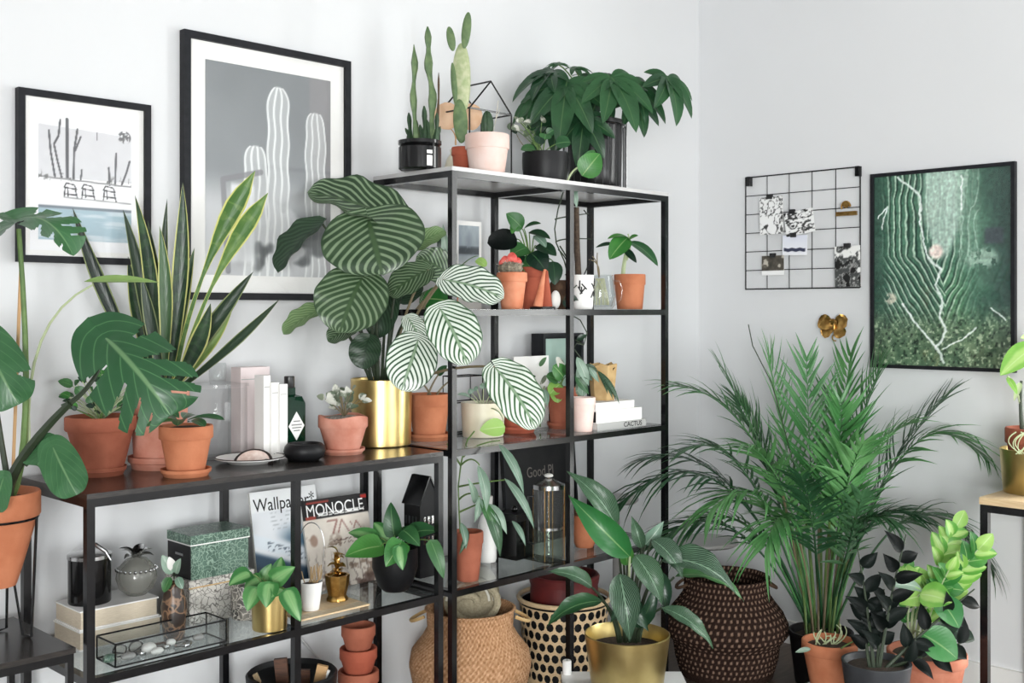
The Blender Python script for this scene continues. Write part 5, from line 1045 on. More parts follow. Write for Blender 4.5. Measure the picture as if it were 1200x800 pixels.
r = thing('letter_board', 'large black board with faint lettering leaning in the tall unit', 'board', ((a.x + b_.x) / 2, -.1, ZL)); hz = min(a.z, .90) - ZL; vd = Vector((0, .03, hz)).normalized(); o = Vector((a.x, -.11, ZL + .001)); W_ = b_.x - a.x; nd = Vector((0, -vd.z, vd.y))
MB().prism([o, o + Vector((W_, 0, 0)), o + Vector((W_, 0, 0)) + vd * hz, o + vd * hz], -nd * .012).build('panel', 'black_matt', r, smooth=False)
for q0, q1 in ((0, .008), (W_ - .008, W_)): MB().prism([o + Vector((q0, 0, 0)) + nd * .001, o + Vector((q1, 0, 0)) + nd * .001, o + Vector((q1, 0, 0)) + vd * hz + nd * .001, o + Vector((q0, 0, 0)) + vd * hz + nd * .001], nd * .004).build('frame_bar', 'frame_black', r, smooth=False)
tz = (YP(620, 560, -.095).z - ZL) / vd.z; text('lettering', 'Good Pl', .052, o + nd * .002 + vd * tz + Vector((YP(618, 560, -.095).x - o.x, 0, 0)), (1, 0, 0), vd, 'ink_faint', r, stretch=.8)
p = at_y(603, -.22, ZL); k = DEP(p) / F
r = thing('black_tin', 'black cube shaped tin with lid in front of the black board', 'tin', p)
MB().box(p, 30 * k, 30 * k, 44 * k, .1, True).build('body', 'black_gloss', r, smooth=False); MB().box(p + UP * 44 * k, 31 * k, 31 * k, 9 * k, .1, True).build('lid', 'black_satin', r, smooth=False); MB().ball(p + UP * 56 * k, 4 * k).build('knob', 'black_gloss', r)
p = ON(643, 655, ZL); p.y = max(p.y, YF + .075); p.x = YP(643, 600, p.y).x; d = DEP(p); k = d / F
r = thing('french_press', 'glass cafetiere with metal plunger standing in the tall unit', 'coffee press', p)
MB().lathe(p, [(0, .002), (17 * k, .002), (18 * k, 4 * k), (18 * k, 84 * k), (18.5 * k, 86 * k)], 32).build('beaker', 'clear_glass', r)
MB().lathe(p, [(0, .004), (16.6 * k, .004), (17 * k, 5 * k), (17 * k, 34 * k), (0, 34.2 * k)], 28).build('liquid', 'water', r)
MB().lathe(p, [(17 * k, 36 * k), (17 * k, 39 * k), (0, 39.5 * k)], 28).build('filter', 'silver', r); MB().lathe(p, [(19 * k, 83 * k), (19 * k, 88 * k), (8 * k, 93 * k), (4 * k, 95 * k)], 28).build('lid', 'silver', r)
tubeobj('plunger_rod', [p + UP * 38 * k, p + UP * 98 * k], .0025, 'brass', r, 8); MB().ball(p + UP * 98 * k, 5.5 * k, 5.5 * k, 2.5 * k).build('knob', 'stone_white', r)
for t in range(4): a_ = t * math.pi / 2 + .5; q = p + Vector((math.cos(a_), math.sin(a_), 0)) * 18.8 * k; tubeobj('frame_strip', [q + UP * .002, q + UP * 86 * k], .0016, 'brass', r)
MB().tube([p + RIGHT * (-x * k) + UP * (z * k) for x, z in ((18, 74), (24, 74), (25, 50), (24, 20), (18, 18))], .0035, 8).build('handle', 'black_satin', r)
p = at_y(685, -.28, ZL); k = DEP(p) / F
r = thing('terracotta_cup', 'rounded terracotta pot with dark brim beside the glass cafetiere', 'pot', p)
MB().lathe(p, [(0, 0), (10 * k, 0), (13 * k, 6 * k), (16 * k, 20 * k), (16 * k, 40 * k), (14.5 * k, 40 * k), (14 * k, 30 * k), (0, 28 * k)], 32).build('body', 'terracotta_orange', r); MB().lathe(p, [(16.2 * k, 38 * k), (16.4 * k, 42 * k), (14.2 * k, 42.5 * k), (14 * k, 36 * k), (0, 34 * k)], 32).build('brim', 'dark_wood', r)

# ------------------------------------------------------------------ baskets and pots on the floor
def woven(root, c, prof, cols, name, colfn, amp=.004, rows=None, parent=True):
    """woven wall: stitches bulge in rows and columns, two strand colours"""
    n = cols * 4; zs = []
    L_ = 0; pts = []
    for (r0, z0), (r1, z1) in zip(prof[:-1], prof[1:]):
        m = max(2, int(math.hypot(r1 - r0, z1 - z0) / .005))
        pts += [(r0 + (r1 - r0) * i / m, z0 + (z1 - z0) * i / m) for i in range(m)]
    pts.append(prof[-1]); b = MB(); cols_ = []
    for j in range(len(pts)):
        for i in range(n):
            cols_.append(colfn(i // 2, j // 2, cols))
    b.lathe(c, [(r_, z_) for r_, z_ in pts], n)
    cc = Vector(c)
    for j in range(len(pts)):
        for i in range(n):
            v = b.v[j * n + i]; o = v - cc; h_ = Vector((o.x, o.y, 0)); rr = h_.length
            if rr > .01: b.v[j * n + i] = v + h_ / rr * (amp * math.cos(math.pi * i / 2 + math.pi * (j // 2)) * math.cos(math.pi * (j % 2) * .5))
    c_ = np.array(cols_) / 255; lin = np.where(c_ <= .04045, c_ / 12.92, ((c_ + .055) / 1.055) ** 2.4)
    return b.build(name, 'weave', root, colors=lin, sharp=180)
RW = random.Random(33)
def c_sea(i, j, n): v = RW.uniform(-24, 20); s_ = -26 if (i + j) % 2 else 0; return (188 + v + s_, 148 + v + s_, 114 + v + s_)
def c_dark(i, j, n): v = RW.uniform(-8, 8); return (138 + v, 112 + v, 96 + v) if (i + (j % 4) // 2) % 3 == 0 and j % 2 and 18 < j < 60 else (46 + v, 33 + v, 28 + v)
p = at_y(551, -.25, .062); d = DEP(p)
r = thing('belly_basket', 'natural seagrass belly basket with folded linen inside', 'basket', p)
woven(r, p, [(0.01, .002), (.13, .002), (.17, .07), (.19, .17), (.182, .215), (.15, .255), (.132, .285), (.135, .335), (.142, .345), (.136, .348), (.126, .33), (.124, .28)], 66, 'woven_body', c_sea)
for s_ in (-1, 1): MB().tube([p + RIGHT * (s_ * .142) + RIGHT * s_ * (.045 * math.sin(t)) + FWD * (.035 * math.cos(t)) + UP * (.325 - .02 * math.sin(t)) for t in [i * math.pi / 8 for i in range(9)]], .006, 6).build('handle', 'kraft', r)
q = p + UP * .33; tr = thing('folded_throw', 'rolled grey linen throw inside the seagrass basket', 'throw', q)
MB().tube([q + RIGHT * ((.02 + .0105 * t) * math.cos(t)) - FWD * .02 + UP * ((.02 + .0105 * t) * math.sin(t) * .75 + .03) for t in [i * .35 for i in range(1, 24)]], .012, 8).build('rolled_cloth', 'linen', tr)
MB().lathe(q + FWD * .09 + UP * .03, [(0, -.1), (.085, -.1), (.09, -.05), (.085, .07), (0, .072)], 28, axis=-FWD).build('cloth_roll', 'linen', tr)
for e_ in (.06, .075): MB().tube([q - FWD * .0 + RIGHT * (e_ * math.cos(t)) + UP * (.035 + e_ * math.sin(t)) for t in [i * math.pi / 12 for i in range(13)]], .004, 6).build('stripe', 'linen_band', tr)

p = at_y(661, -.215, .062); d = DEP(p)
r = thing('cane_basket', 'round cane basket with rows of open holes in the tall unit', 'basket', p)
R0, R1, HB = .135, .158, .285; NC, NR = 30, 7; b = MB()
for j in range(NR):
    for i in range(NC):
        a0 = 2 * math.pi * (i + (.5 if j % 2 else 0)) / NC; da = 2 * math.pi / NC; z0 = .02 + (HB - .035) * j / NR; dz = (HB - .035) / NR
        def pt(u, v): rr = R0 + (R1 - R0) * ((z0 + dz * v) / HB); return p + Vector((rr * math.cos(a0 + da * u), rr * math.sin(a0 + da * u), z0 + dz * v))
        ou = [(0, 0), (.5, 0), (1, 0), (1, .5), (1, 1), (.5, 1), (0, 1), (0, .5)]; inn = [(.5 + .42 * math.cos(t), .5 + .42 * math.sin(t)) for t in [-3 * math.pi / 4 + i_ * math.pi / 4 for i_ in range(8)]]
        b.add([pt(*q_) for q_ in ou] + [pt(*q_) for q_ in inn], [(m_, (m_ + 1) % 8, 8 + (m_ + 1) % 8, 8 + m_) for m_ in range(8)])
b.build('cane_lattice', 'pale_wood', r, smooth=False); MB().lathe(p, [(0, .002), (R0, .002), (R0 + .003, .02), (R0 - .004, .02), (0, .012)], 48).build('base', 'pale_wood', r)
MB().tube([p + Vector((R1 * math.cos(t), R1 * math.sin(t), HB)) for t in [i * math.pi / 24 for i in range(49)]], .008, 8).build('rim', 'pale_wood', r); MB().lathe(p, [(R0 - .008, .014), (R1 - .01, HB - .01)], 48).build('dark_backing', 'black_matt', r)  # black inner sheet added so the holes look dark, standing in for shade
r2 = thing('maroon_pot', 'dark red round pot sitting inside the cane basket', 'pot', p + UP * .013); MB().lathe(p + UP * .016, [(0, 0), (.08, 0), (.105, .1), (.118, .22), (.118, .345), (.108, .35), (.104, .3), (0, .29)], 36).build('body', 'maroon', r2); MB().lathe(p + UP * .016, [(.12, .32), (.124, .345), (.119, .352), (.11, .35)], 36).build('rim', 'maroon', r2)

pS = P(735, 800, 3.32); pS.z = .0; zs = .20
r = thing('white_stool', 'low white square stool under the gold potted aglaonema', 'stool', (pS.x, pS.y, 0))
MB().box((pS.x, pS.y, zs - .02), .38, .38, .02, -TH, True).build('seat', 'white_lacquer', r, smooth=False)
for sx in (-1, 1):
    for sy in (-1, 1): MB().box(pS + RIGHT * (sx * .165) + FWD * (sy * .165), .028, .028, zs - .02, -TH, True).build('leg', 'white_lacquer', r, smooth=False)
p = pS + RIGHT * -.172 + FWD * .168 + UP * zs; r = thing('white_candle', 'short white pillar candle on the corner of the white stool', 'candle', p); MB().lathe(p, [(0, 0), (.014, 0), (.014, .04), (.012, .043), (0, .041)], 20).build('wax', 'paper_white', r); tubeobj('wick', [p + UP * .04, p + UP * .048], .001, 'ink', r, 4)
p = Vector((pS.x, pS.y, zs)); d = DEP(p); k = d / F
r = thing('potted_aglaonema', 'silver streaked aglaonema in a large gold pot on the white stool', 'potted plant', p)
hp = P(735, 742, d).z - zs
MB().lathe(p, [(0, 0), (40 * k, 0), (41 * k, .004), (50 * k, hp), (49 * k, hp + .002), (48 * k, hp - .002), (45 * k, hp * .72)], 48).build('pot', 'gold_dull', r); MB().lathe(p, [(46 * k, hp * .76), (0, hp * .8)], 32).build('soil', 'soil', r)
for b_, t_, w_, m_, dd_, fc in (((738, 652), (666, 580), 40, 'aglao_green', (-.02, .02), (-.3, .4, .9)), ((722, 616), (664, 552), 34, 'aglaonema', (.02, .05), (.3, .3, .9)), ((752, 642), (740, 604), 18, 'aglaonema', (.02, .04), (-.1, .3, .9)), ((756, 638), (778, 610), 18, 'silverleaf', (.03, .04), (.2, .4, .9)), ((764, 632), (800, 678), 32, 'aglaonema', (-.04, -.08), (.3, .4, .8)), ((776, 656), (862, 694), 48, 'aglaonema', (-.04, -.1), (.2, .8, .6)), ((790, 676), (872, 704), 34, 'midgreen', (.0, -.06), (.2, .8, .4)), ((776, 712), (836, 760), 24, 'aglaonema', (-.1, -.14), (.3, .6, .8)), ((726, 672), (738, 752), 42, 'aglaonema', (-.12, -.17), (0, .3, 1)), ((744, 650), (776, 708), 36, 'aglaonema', (-.08, -.12), (.1, .4, .9)), ((745, 735), (770, 678), 22, 'darkleaf', (-.04, -.06), (.2, .1, 1)), ((694, 688), (640, 670), 24, 'aglaonema', (-.06, -.06), (-.2, .7, .6)), ((706, 704), (640, 736), 28, 'midgreen', (-.04, -.04), (-.3, .7, .6)), ((730, 640), (700, 640), 20, 'midgreen', (.04, .06), (0, .5, .8)), ((740, 690), (715, 730), 24, 'darkleaf', (-.06, -.1), (-.1, .3, 1)), ((770, 668), (780, 720), 24, 'darkleaf', (-.02, -.04), (.1, .2, 1)), ((735, 662), (728, 620), 20, 'bright', (.02, .0), (0, .3, 1)), ((730, 700), (760, 740), 26, 'darkleaf', (-.04, -.08), (0, .4, .9))):
    LF(r, b_, t_, w_ * .86, m_, d, dd_, 'pointed', fc, arch=.2, cup=.45, nu=14, nv=10, wave=.015, ph=b_[0]); STEM(r, [(735 + (b_[0] - 735) * .25, 752), (735 + (b_[0] - 735) * .5, b_[1] * .5 + 372), b_], 4.5, d, 'stem_dark' if m_ != 'aglao_green' else 'stem_pale', (0, dd_[0] * .5, dd_[0]))

p = P(851, 700, 4.1); p.z = 0
r = thing('dark_belly_basket', 'dark brown belly basket with pale zigzag stitches in the corner', 'basket', p)
woven(r, p, [(0.01, .002), (.165, .002), (.185, .07), (.192, .125), (.206, .14), (.224, .165), (.222, .195), (.204, .235), (.176, .27), (.155, .3), (.15, .35), (.158, .362), (.15, .366), (.14, .34), (.138, .28)], 84, 'woven_body', c_dark)
MB().lathe(p, [(.139, .285), (0, .27)], 32).build('inner_bottom', 'black_matt', r)
for s_ in (-1, 1): MB().tube([p + RIGHT * s_ * (.15 + .035 * math.sin(t)) + FWD * (.04 * math.cos(t)) + UP * (.34 - .02 * math.sin(t)) for t in [i * math.pi / 8 for i in range(9)]], .006, 6).build('handle', 'jute', r)
for nm, px_, py_, d_, rad, lb in (('pedestal_table', 722, 582, 4.22, .085, 'small grey round pedestal table at the tall unit corner'), ('pedestal_table', 828, 632, 4.45, .127, 'grey round pedestal table behind the dark basket')):
    p = P(px_, py_, d_); z = p.z; r = thing(nm, lb, 'side table', (p.x, p.y, 0)); p.z = 0
    MB().lathe(p, [(0, z - .022), (rad * .9, z - .02), (rad, z - .012), (rad, z - .004), (rad * .97, z), (0, z)], 40).build('table_top', 'stone_grey', r); MB().lathe(p, [(0, 0), (rad * .75, 0), (rad * .7, .012), (.016, .02), (.013, .1), (.013, z - .05), (.03, z - .02)], 24).build('pedestal', 'stone_grey', r)
# pots stacked behind the low unit and the wooden things beside them
p = at_y(420, -.19, .062); d = DEP(p); k = d / F; z = .0
hts = [(.085, .068), (.08, .064), (.076, .060), (.072, .055), (.07, .05)]; zz = .062
for i, (h_, rt_) in enumerate(hts):
    q = Vector((p.x, p.y, zz)); r = thing('stacked_pot', ('widest terracotta pot at the foot of the stack', 'second terracotta pot up from the foot of the stack', 'middle terracotta pot of the stack of five', 'fourth terracotta pot up, just under the topmost one', 'smallest terracotta pot on top of the stack')[i], 'pot', q, 'stack of terracotta pots')
    pot(r, q, h_, rt_, rt_ * .72, ('terracotta_brick', 'terracotta_red')[i % 2], .45, .06, soil=None, soil_drop=.8); MB().lathe(q, [(0, .004), (rt_ * .7, .004)], 24).build('inner_bottom', 'terracotta_red', r)
    zz += (.0745, .0735, .071, .0685, 0)[i]
p = at_y(342, -.22, .062); d = DEP(p)
r = thing('wooden_bucket', 'dark bucket of wooden offcuts under the low unit', 'bucket', p)
MB().lathe(p, [(0, 0), (.1, 0), (.125, .28), (.12, .285), (.115, .27), (0, .2)], 32).build('bucket', 'black_matt', r)
for x_, y_, x2, y2, w_, m_ in ((334, 830, 328, 772, .035, 'dark_wood'), (352, 830, 352, 785, .05, 'dark_wood'), (366, 835, 378, 780, .03, 'bamboo'), (318, 835, 298, 790, .012, 'pale_wood'), (362, 835, 384, 786, .012, 'paper_white')):
    a_, b_ = P(x_, y_, d), P(x2, y2, d); t = (b_ - a_).normalized(); s_ = t.cross(-FWD).normalized() * w_ / 2; MB().prism([a_ - s_, a_ + s_, b_ + s_, b_ - s_], FWD * .012).build('offcut', m_, r, smooth=False)
MB().tube([YP(x, y, -.012) for x, y in ((342, 720), (350, 745), (372, 770), (398, 800), (420, 840))], .003, 6).build('power_cable', 'cable', None, label='thin white power cable running down the wall behind the low unit', cat='cable')

# ------------------------------------------------------------------ monstera at the left edge
xs0, xs1 = LX0 - .40, LX0 - .03; zs = P(20, 747, 2.52).z
r = thing('side_table', 'narrow black metal side table left of the low unit', 'side table', ((xs0 + xs1) / 2, -.22, 0))
MB().span((xs0, -.40, zs - .012), (xs1, -.05, zs)).build('table_top', 'black_top', r, smooth=False)
for x in (xs0 + .01, xs1 - .01):
    for y in (-.39, -.06): MB().box((x, y, 0), .014, .014, zs - .012, bottom=True).build('leg', 'black_steel', r, smooth=False)
for y in (-.39, -.06): MB().span((xs0 + .017, y - .007, zs - .03), (xs1 - .017, y + .007, zs - .012)).build('rail', 'black_steel', r, smooth=False)
d = 2.50; p = P(-6, 690, d); k = d / F; zr = P(0, 576, d).z
r = thing('potted_monstera', 'monstera with split leaves in a terracotta pot on a wire stand', 'potted plant', (p.x, p.y, zs))
base = Vector((p.x, p.y, zs)); pb = Vector((p.x, p.y, P(0, 686, d).z)); hp = zr - pb.z
pot(r, pb, hp, 50 * k, 24 * k, 'terracotta_orange', .26, .06, soil_drop=.1)
MB().tube([Vector((p.x, p.y, pb.z + hp * .72)) + Vector((math.cos(t), math.sin(t), 0)) * 47 * k for t in [i * math.pi / 16 for i in range(33)]], .003, 6).build('stand_ring', 'black_steel', r)
for i in range(4):
    t = -TH + i * math.pi / 2 + .12; q = Vector((math.cos(t), math.sin(t), 0)); t2 = Vector((-math.sin(t), math.cos(t), 0))
    MB().tube([pb + UP * hp * .72 + q * 47 * k, base + q * 41 * k + UP * .006, base + q * 36 * k + t2 * .015 + UP * .003, base + q * 28 * k + t2 * .02 + UP * .006, pb + q * 20 * k + t2 * .01 + UP * .002], .0032, 6).build('stand_leg', 'black_steel', r)
STEM(r, [(8, 590), (24, 540), (82, 472)], 15, d - .02, 'stem_dark', (0, -.02, -.06)); STEM(r, [(82, 472), (108, 446), (126, 408)], 7, d - .08, 'stem_dark', (0, .03, .05))
STEM(r, [(12, 585), (30, 480), (22, 268)], 9, d, 'stem_green'); STEM(r, [(14, 590), (2, 520), (-14, 410)], 8, d, 'stem_dark'); STEM(r, [(30, 545), (44, 534), (62, 526)], 5, d - .04, 'stem_dark')
STEM(r, [(34, 520), (48, 400), (108, 334)], 4, d + .02, 'stem_pale'); tubeobj('cane', [P(14, 585, d + .03), P(25, 300, d + .03)], .004, 'bamboo', r, 8)
CUT = [(.2, .05, .5, 0), (.27, .045, .4, 1), (.38, .05, .3, 0), (.45, .045, .36, 1), (.55, .045, .32, 0), (.61, .045, .34, 1), (.7, .04, .38, 0), (.76, .035, .42, 1)]
def mon(b_, t_, w_, dd_, fc, m_='monstera', cuts=CUT, arch=.08, cup=.12): LF(r, b_, t_, w_, m_, d, dd_, 'mon', fc, lobe=.62, slant=1.5, arch=arch, cup=cup, nu=80, nv=36, cuts=cuts, wave=.012)
mon((124, 396), (200, 487), 112, (-.1, -.15), (.1, .55, .8), arch=.14, cup=-.3); mon((18, 258), (86, 300), 62, (-.02, -.06), (.1, .9, .4), arch=.25); mon((16, 262), (-30, 300), 50, (.02, .0), (-.3, .8, .5)); mon((-18, 398), (22, 474), 66, (-.04, -.06), (.1, .2, 1), cuts=[(.5, .08, .5, 2)])
mon((62, 524), (90, 580), 46, (-.06, -.1), (.1, .4, .9), cuts=None); mon((58, 520), (44, 546), 40, (-.04, -.05), (-.2, .4, .9), cuts=None); mon((4, 560), (-4, 600), 30, (-.08, -.1), (0, .5, .9), cuts=None)
LF(r, (98, 330), (188, 331), 13, 'monstera_young', d, (.02, .0), 'lance', (0, .7, .7), cup=.6, arch=.02)

# ------------------------------------------------------------------ corner palm
def frond(root, pts, d, dds, lpx, n=23, m='palm', droop=.35, start=.36, wpx=4.6, seed=0, lift=.25):
    R = random.Random(seed); q = [P(x, y, d + e) for (x, y), e in zip(pts, dds)]; rach = qb(q[0], q[1], q[2], 26); b = MB(); rl = len(rach) - 1
    b.tube(rach, taper(.0055, .0012, len(rach)), 5); L_ = M(lpx * 1.35, d); wd = M(wpx, d)
    for i in range(n):
        s_ = start + (1 - start) * (i + .5) / n; f = s_ * rl; j = min(int(f), rl - 1); c = rach[j].lerp(rach[j + 1], f - j); t = (rach[j + 1] - rach[j]).normalized()
        sd = t.cross(UP)
        sd = sd.normalized() if sd.length > .15 else RIGHT.copy()
        nn = sd.cross(t); ln = L_ * (.55 + .45 * math.sin(math.pi * min(1, (s_ - start) / (1 - start) * .9 + .12)))
        for s2 in (-1, 1):
            fw = 1.05 + .6 * (s_ - start); v = (t * fw + sd * (s2 * (1.05 - .45 * s_)) + nn * lift + Vector((R.uniform(-.2, .2), R.uniform(-.2, .2), R.uniform(-.2, .2)))).normalized(); l2 = ln * R.uniform(.65, 1.15)
            e = c + v * l2 - UP * (l2 * droop * R.uniform(.6, 1.3)); b.leaf(c, e, wd * R.uniform(.8, 1.15), 'needle', nn + v * .01, arch=.1 * droop * 2, cup=.35, nu=5, nv=2)
    return b.build('frond', m, root, sharp=180)
p = P(962, 760, 4.0); p.z = 0; d = 4.0; k = d / F
r = thing('potted_palm', 'tall feathery areca palm in a black pot in the corner', 'potted plant', p)
pot(r, p, P(0, 738, d).z, .115, .09, 'black_matt', .1, .03)
FR = [((950, 735), (850, 470), (728, 592), (0, -.1, -.2), 62, .6, 'palm_dark'), ((948, 735), (860, 560), (778, 632), (0, -.1, -.25), 60, .5, 'palm_dark'), ((952, 735), (905, 460), (792, 452), (0, .05, .0), 58, .35, 'palm'), ((955, 735), (915, 540), (842, 428), (0, .05, .1), 62, .2, 'palm'), ((958, 735), (930, 560), (900, 418), (0, .1, .15), 66, .12, 'palm'),
      ((962, 735), (950, 580), (945, 420), (0, .05, .12), 66, .12, 'palm'), ((966, 735), (972, 560), (998, 415), (0, .05, .1), 66, .15, 'palm'), ((968, 735), (985, 540), (1034, 428), (0, .0, .0), 62, .2, 'palm'), ((972, 735), (1000, 520), (1066, 496), (0, -.05, -.1), 56, .35, 'palm'), ((974, 735), (1012, 560), (1112, 462), (0, -.02, -.05), 66, .25, 'palm_dark'),
      ((976, 735), (1055, 440), (1142, 528), (0, -.05, -.1), 60, .5, 'palm'), ((978, 735), (1065, 520), (1150, 655), (0, -.05, -.1), 56, .55, 'palm_dark'), ((976, 735), (1005, 570), (1078, 606), (0, -.1, -.2), 50, .5, 'palm_dark'), ((956, 735), (930, 540), (872, 520), (0, -.1, -.28), 66, .45, 'palm'), ((952, 735), (905, 520), (836, 596), (0, -.12, -.3), 64, .55, 'palm'),
      ((968, 735), (985, 560), (1012, 520), (0, -.15, -.3), 62, .4, 'palm'), ((954, 735), (925, 540), (898, 640), (0, -.15, -.35), 56, .5, 'palm'), ((956, 735), (900, 530), (862, 468), (0, .1, .2), 58, .3, 'palm_dark'), ((970, 735), (1000, 580), (1042, 610), (0, -.1, -.2), 52, .5, 'palm_dark'),
      ((950, 735), (880, 500), (812, 524), (0, -.05, -.1), 60, .45, 'palm_dark'), ((948, 735), (860, 500), (752, 540), (0, .02, -.02), 56, .4, 'palm_dark'), ((966, 735), (985, 580), (985, 470), (0, -.05, -.1), 68, .25, 'palm'), ((946, 735), (890, 580), (820, 610), (0, -.05, -.1), 52, .5, 'palm'), ((964, 735), (955, 600), (940, 560), (0, -.18, -.32), 60, .5, 'palm_dark'), ((970, 735), (1000, 620), (1010, 580), (0, -.12, -.2), 50, .5, 'palm_dark')]
for i, (a_, c_, t_, dds, l_, dr, m_) in enumerate(FR): frond(r, (a_, c_, t_), d, dds, l_, droop=dr, m=m_, seed=i)
R = random.Random(44)
for i in range(16): x_ = 945 + i * 2.4; tubeobj('cane', qb(P(x_ + R.uniform(-3, 3), 745, d + R.uniform(-.05, .05)), P(x_ + (x_ - 962) * .3, 680, d + R.uniform(-.05, .05)), P(962 + (x_ - 962) * 2.3 + R.uniform(-8, 8), 600 + R.uniform(-30, 20), d + R.uniform(-.12, .1)), 6), .0045, 'stem_green' if i % 3 else 'stem_brown', r)
tubeobj('spear', [P(945, 600, d), P(905, 450, d), P(882, 405, d), P(877, 380, d)], .002, 'stem_dark', r)

# ------------------------------------------------------------------ pots in front of the palm
ZP = .12; p = P(1030, 800, 3.42); p.z = 0
r = thing('plant_table', 'low round black plant table under three pots by the palm', 'side table', p)
MB().lathe(p, [(0, ZP - .02), (.265, ZP - .02), (.27, ZP - .016), (.27, ZP + .006), (.262, ZP + .006), (.26, ZP), (0, ZP)], 56).build('table_top', 'black_satin', r)
for i in range(3): t = i * 2 * math.pi / 3 + .4; tubeobj('leg', [p + Vector((math.cos(t) * .2, math.sin(t) * .2, ZP - .02)), p + Vector((math.cos(t) * .23, math.sin(t) * .23, 0))], .01, 'black_steel', r, 10)
p = P(972, 780, 3.55); p.z = ZP; d = 3.55; k = d / F
r = thing('potted_sprouts', 'orange terracotta pot with thin pale sprouts in front of the palm', 'potted plant', p); pot(r, p, P(0, 750, d).z - ZP, 32 * k, 20 * k, 'terracotta_orange', .22, .08, soil_drop=.12)
R = random.Random(3)
for i in range(12): x_ = R.uniform(945, 990); STEM(r, [(966 + R.uniform(-14, 14), 762), (x_, 748), (x_ + R.uniform(-6, 6), 735 + R.uniform(-8, 14))], 2, d, 'stem_pale')
STEM(r, [(985, 760), (1005, 750), (1022, 752)], 2, d - .1, 'stem_green'); LF(r, (1004, 752), (1022, 756), 8, 'midgreen', d - .1); LF(r, (1006, 750), (1020, 746), 7, 'midgreen', d - .1); LF(r, (950, 760), (932, 764), 6, 'silverleaf', d - .05)
p = P(1027, 790, 3.27); p.z = ZP; d = 3.25; k = d / F
r = thing('potted_raven_zz', 'dark leaved zamioculcas in a charcoal pot in front of the palm', 'potted plant', p); pot(r, p, P(0, 777, d).z - ZP, 40 * k, 30 * k, 'charcoal', 0, 0, soil_drop=.1)
for pts, n_, sd_ in ((((1024, 785), (1018, 715), (1005, 642)), 6, 1), (((1030, 785), (1042, 700), (1062, 626)), 9, 2), (((1036, 785), (1080, 740), (1142, 690)), 6, 3), (((1020, 785), (1010, 740), (1018, 690)), 7, 4), (((1034, 785), (1080, 770), (1140, 748)), 7, 5), (((1028, 785), (1030, 740), (1036, 690)), 7, 6)):
    R = random.Random(sd_); q = [P(x, y, d + (i * .04)) for i, (x, y) in enumerate(pts)]; c = qb(q[0], q[1], q[2], 14); MB().tube(c, taper(.006, .002, 15), 6).build('stem', 'stem_dark', r)
    for i in range(n_):
        j = 4 + int(10 * i / n_); s_ = 1 if i % 2 else -1; t = (c[min(j + 1, 14)] - c[j - 1]).normalized(); v = (t * .6 + t.cross(-FWD) * s_ + UP * .1 - FWD * R.uniform(-.3, .5)).normalized() * M(R.uniform(24, 34), d); MB().leaf(c[j], c[j] + v, M(16, d), 'pointed', fv(R.uniform(-.5, .5), .5, .9), arch=.1, cup=.4).build('leaf', 'blackleaf', r, sharp=180)
p = P(1086, 780, 3.45); p.z = ZP; d = 3.45; k = d / F
r = thing('potted_dieffenbachia', 'bright green bushy plant in a dusty pink terracotta pot', 'potted plant', p); pot(r, p, P(0, 762, d).z - ZP, 45 * k, 33 * k, 'terracotta_dusty', .2, .06, soil_drop=.1)
def shoot(root, pts, d, dds, n_, lpx, wpx, mats, seed, stem='stem_pale', start=.35):
    """an arching stem with paired leaflets, each leaflet its own blade"""
    R = random.Random(seed); q = [P(x, y, d + e) for (x, y), e in zip(pts, dds)]; c = qb(q[0], q[1], q[2], 24); MB().tube(c, taper(.005, .0018, 25), 6).build('stem', stem, root)
    for i in range(n_):
        j = int(24 * (start + (1 - start) * (i + .5) / n_)); j = min(max(j, 1), 23); t = (c[j + 1] - c[j - 1]).normalized(); sd = t.cross(-FWD).normalized()
        for s_ in (-1, 1):
            v = (t * .75 + sd * s_ * .9 - FWD * R.uniform(-.2, .45) + UP * .08).normalized() * M(lpx * R.uniform(.8, 1.15) * (1 - .25 * i / n_), d); MB().leaf(c[j], c[j] + v, M(wpx, d) * R.uniform(.85, 1.15), 'ovate', fv(R.uniform(-.3, .3), .5, .9), arch=.1, cup=.3, nu=7, nv=4).build('leaf', R.choice(mats), root, sharp=180)
    MB().leaf(c[-1], c[-1] + (c[-1] - c[-3]).normalized() * M(lpx * .8, d), M(wpx, d), 'ovate', fv(0, .5, .9), arch=.1, cup=.3, nu=7, nv=4).build('leaf', mats[0], root, sharp=180)
shoot(r, ((1078, 765), (1086, 680), (1120, 618)), d, (0, .02, .06), 7, 30, 17, ['lime', 'varieg'], 1); shoot(r, ((1082, 765), (1092, 700), (1146, 644)), d, (0, 0, -.04), 8, 32, 18, ['lime', 'varieg', 'bright'], 2)
shoot(r, ((1080, 765), (1088, 710), (1112, 668)), d, (0, -.04, -.1), 6, 26, 14, ['varieg', 'bright'], 3); shoot(r, ((1068, 765), (1060, 715), (1064, 668)), d, (0, .0, .0), 5, 22, 12, ['bright', 'varieg'], 4)
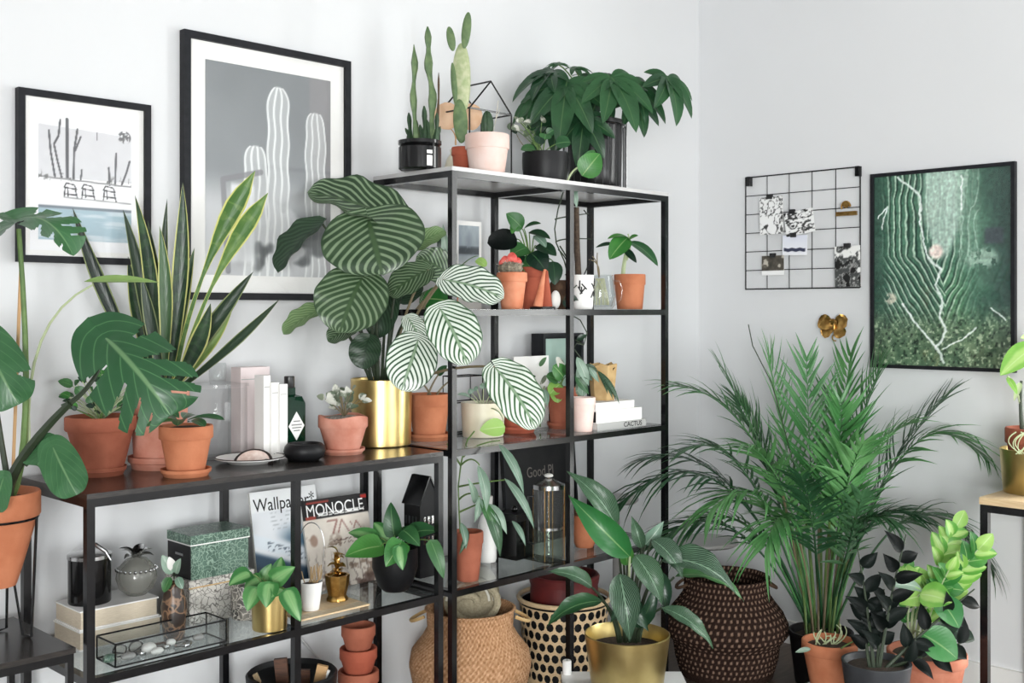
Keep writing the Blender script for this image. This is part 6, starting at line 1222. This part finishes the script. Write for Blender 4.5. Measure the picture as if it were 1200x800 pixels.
for b_, t_, w_, m_, dd_, fc in (((1080, 690), (1042, 686), 22, 'silverleaf', (-.06, -.1), (-.2, .8, .6)), ((1078, 696), (1116, 706), 36, 'varieg', (-.1, -.16), (0, .6, .8)), ((1086, 698), (1050, 706), 24, 'lime', (-.08, -.1), (-.1, .6, .8)), ((1098, 700), (1124, 736), 36, 'aglao_green', (-.12, -.17), (.2, .4, .9)), ((1080, 742), (1122, 772), 42, 'aglao_green', (-.15, -.18), (0, .5, .9)), ((1070, 690), (1060, 660), 24, 'lime', (-.02, .0), (-.2, .3, .9)), ((1096, 690), (1130, 692), 26, 'bright', (-.06, -.08), (.2, .6, .8)), ((1114, 716), (1092, 742), 34, 'darkleaf', (.04, .0), (0, .3, 1)), ((1110, 735), (1142, 750), 20, 'darkleaf', (.05, .05), (.1, .3, 1))):
    LF(r, b_, t_, w_, m_, d, dd_, 'ovate', fc, arch=.1, cup=.2, nu=10, nv=8, wave=.008); STEM(r, [(1070 + (b_[0] - 1086) * .3, 762), (1074 + (b_[0] - 1086) * .6, b_[1] * .5 + 370), b_], 3, d, 'stem_pale', (0, dd_[0] * .5, dd_[0]))

# ------------------------------------------------------------------ table at the right edge
tx, ty, tz = -.431, -1.378, .75
r = thing('console_table', 'pale wood console table on black steel legs by the right wall', 'table', (tx / 2, ty - .45, 0))
MB().span((tx, ty, tz - .022), (-.02, ty - .95, tz)).build('table_top', 'pale_wood', r, smooth=False)
for x in (tx + .014, -.034):
    for y in (ty - .014, ty - .936): MB().box((x, y, 0), .024, .024, tz - .022, bottom=True).build('leg', 'black_steel', r, smooth=False)
for x in (tx + .014, -.034): MB().span((x - .012, ty - .026, tz - .046), (x + .012, ty - .924, tz - .022)).build('apron', 'black_steel', r, smooth=False)
for y in (ty - .014, ty - .936): MB().span((tx + .026, y - .012, tz - .046), (-.046, y + .012, tz - .022)).build('apron', 'black_steel', r, smooth=False)
d = 3.52; p = ON(1209, 577, tz); d = DEP(p); k = d / F
r = thing('gold_planter', 'gold planter holding a terracotta potted shoot on the console table', 'potted plant', p)
hz = P(0, 526, d).z - tz; MB().lathe(p, [(0, 0), (30 * k, 0), (31 * k, .003), (35 * k, hz), (34 * k, hz + .002), (33 * k, hz - .004), (30 * k, hz * .3), (0, hz * .28)], 40).build('outer_pot', 'gold_dull', r)
pot(r, p + UP * hz * .3, P(0, 501, d).z - tz - hz * .3, 29 * k, 20 * k, 'terracotta_brick', .3, .08)
STEM(r, [(1198, 508), (1196, 470), (1197, 446)], 5, d, 'stem_dark'); STEM(r, [(1197, 480), (1190, 455), (1180, 440)], 3, d, 'stem_pale'); STEM(r, [(1208, 508), (1212, 450), (1216, 400)], 5, d, 'stem_dark')
for b_, t_, w_, m_ in (((1216, 404), (1172, 440), 30, 'varieg'), ((1214, 400), (1196, 396), 14, 'lime'), ((1180, 442), (1192, 462), 8, 'lime'), ((1196, 448), (1188, 470), 7, 'stem_pale'), ((1216, 410), (1250, 430), 28, 'varieg')): LF(r, b_, t_, w_, m_, d, (0, -.04), 'ovate', (-.2, .6, .8))
R = random.Random(6)
for i in range(8): STEM(r, [(1190 + R.uniform(-6, 20), 506), (1190 + R.uniform(-8, 20), 518), (1182 + R.uniform(0, 24), 532)], 1.6, d - .09, 'stem_pale')
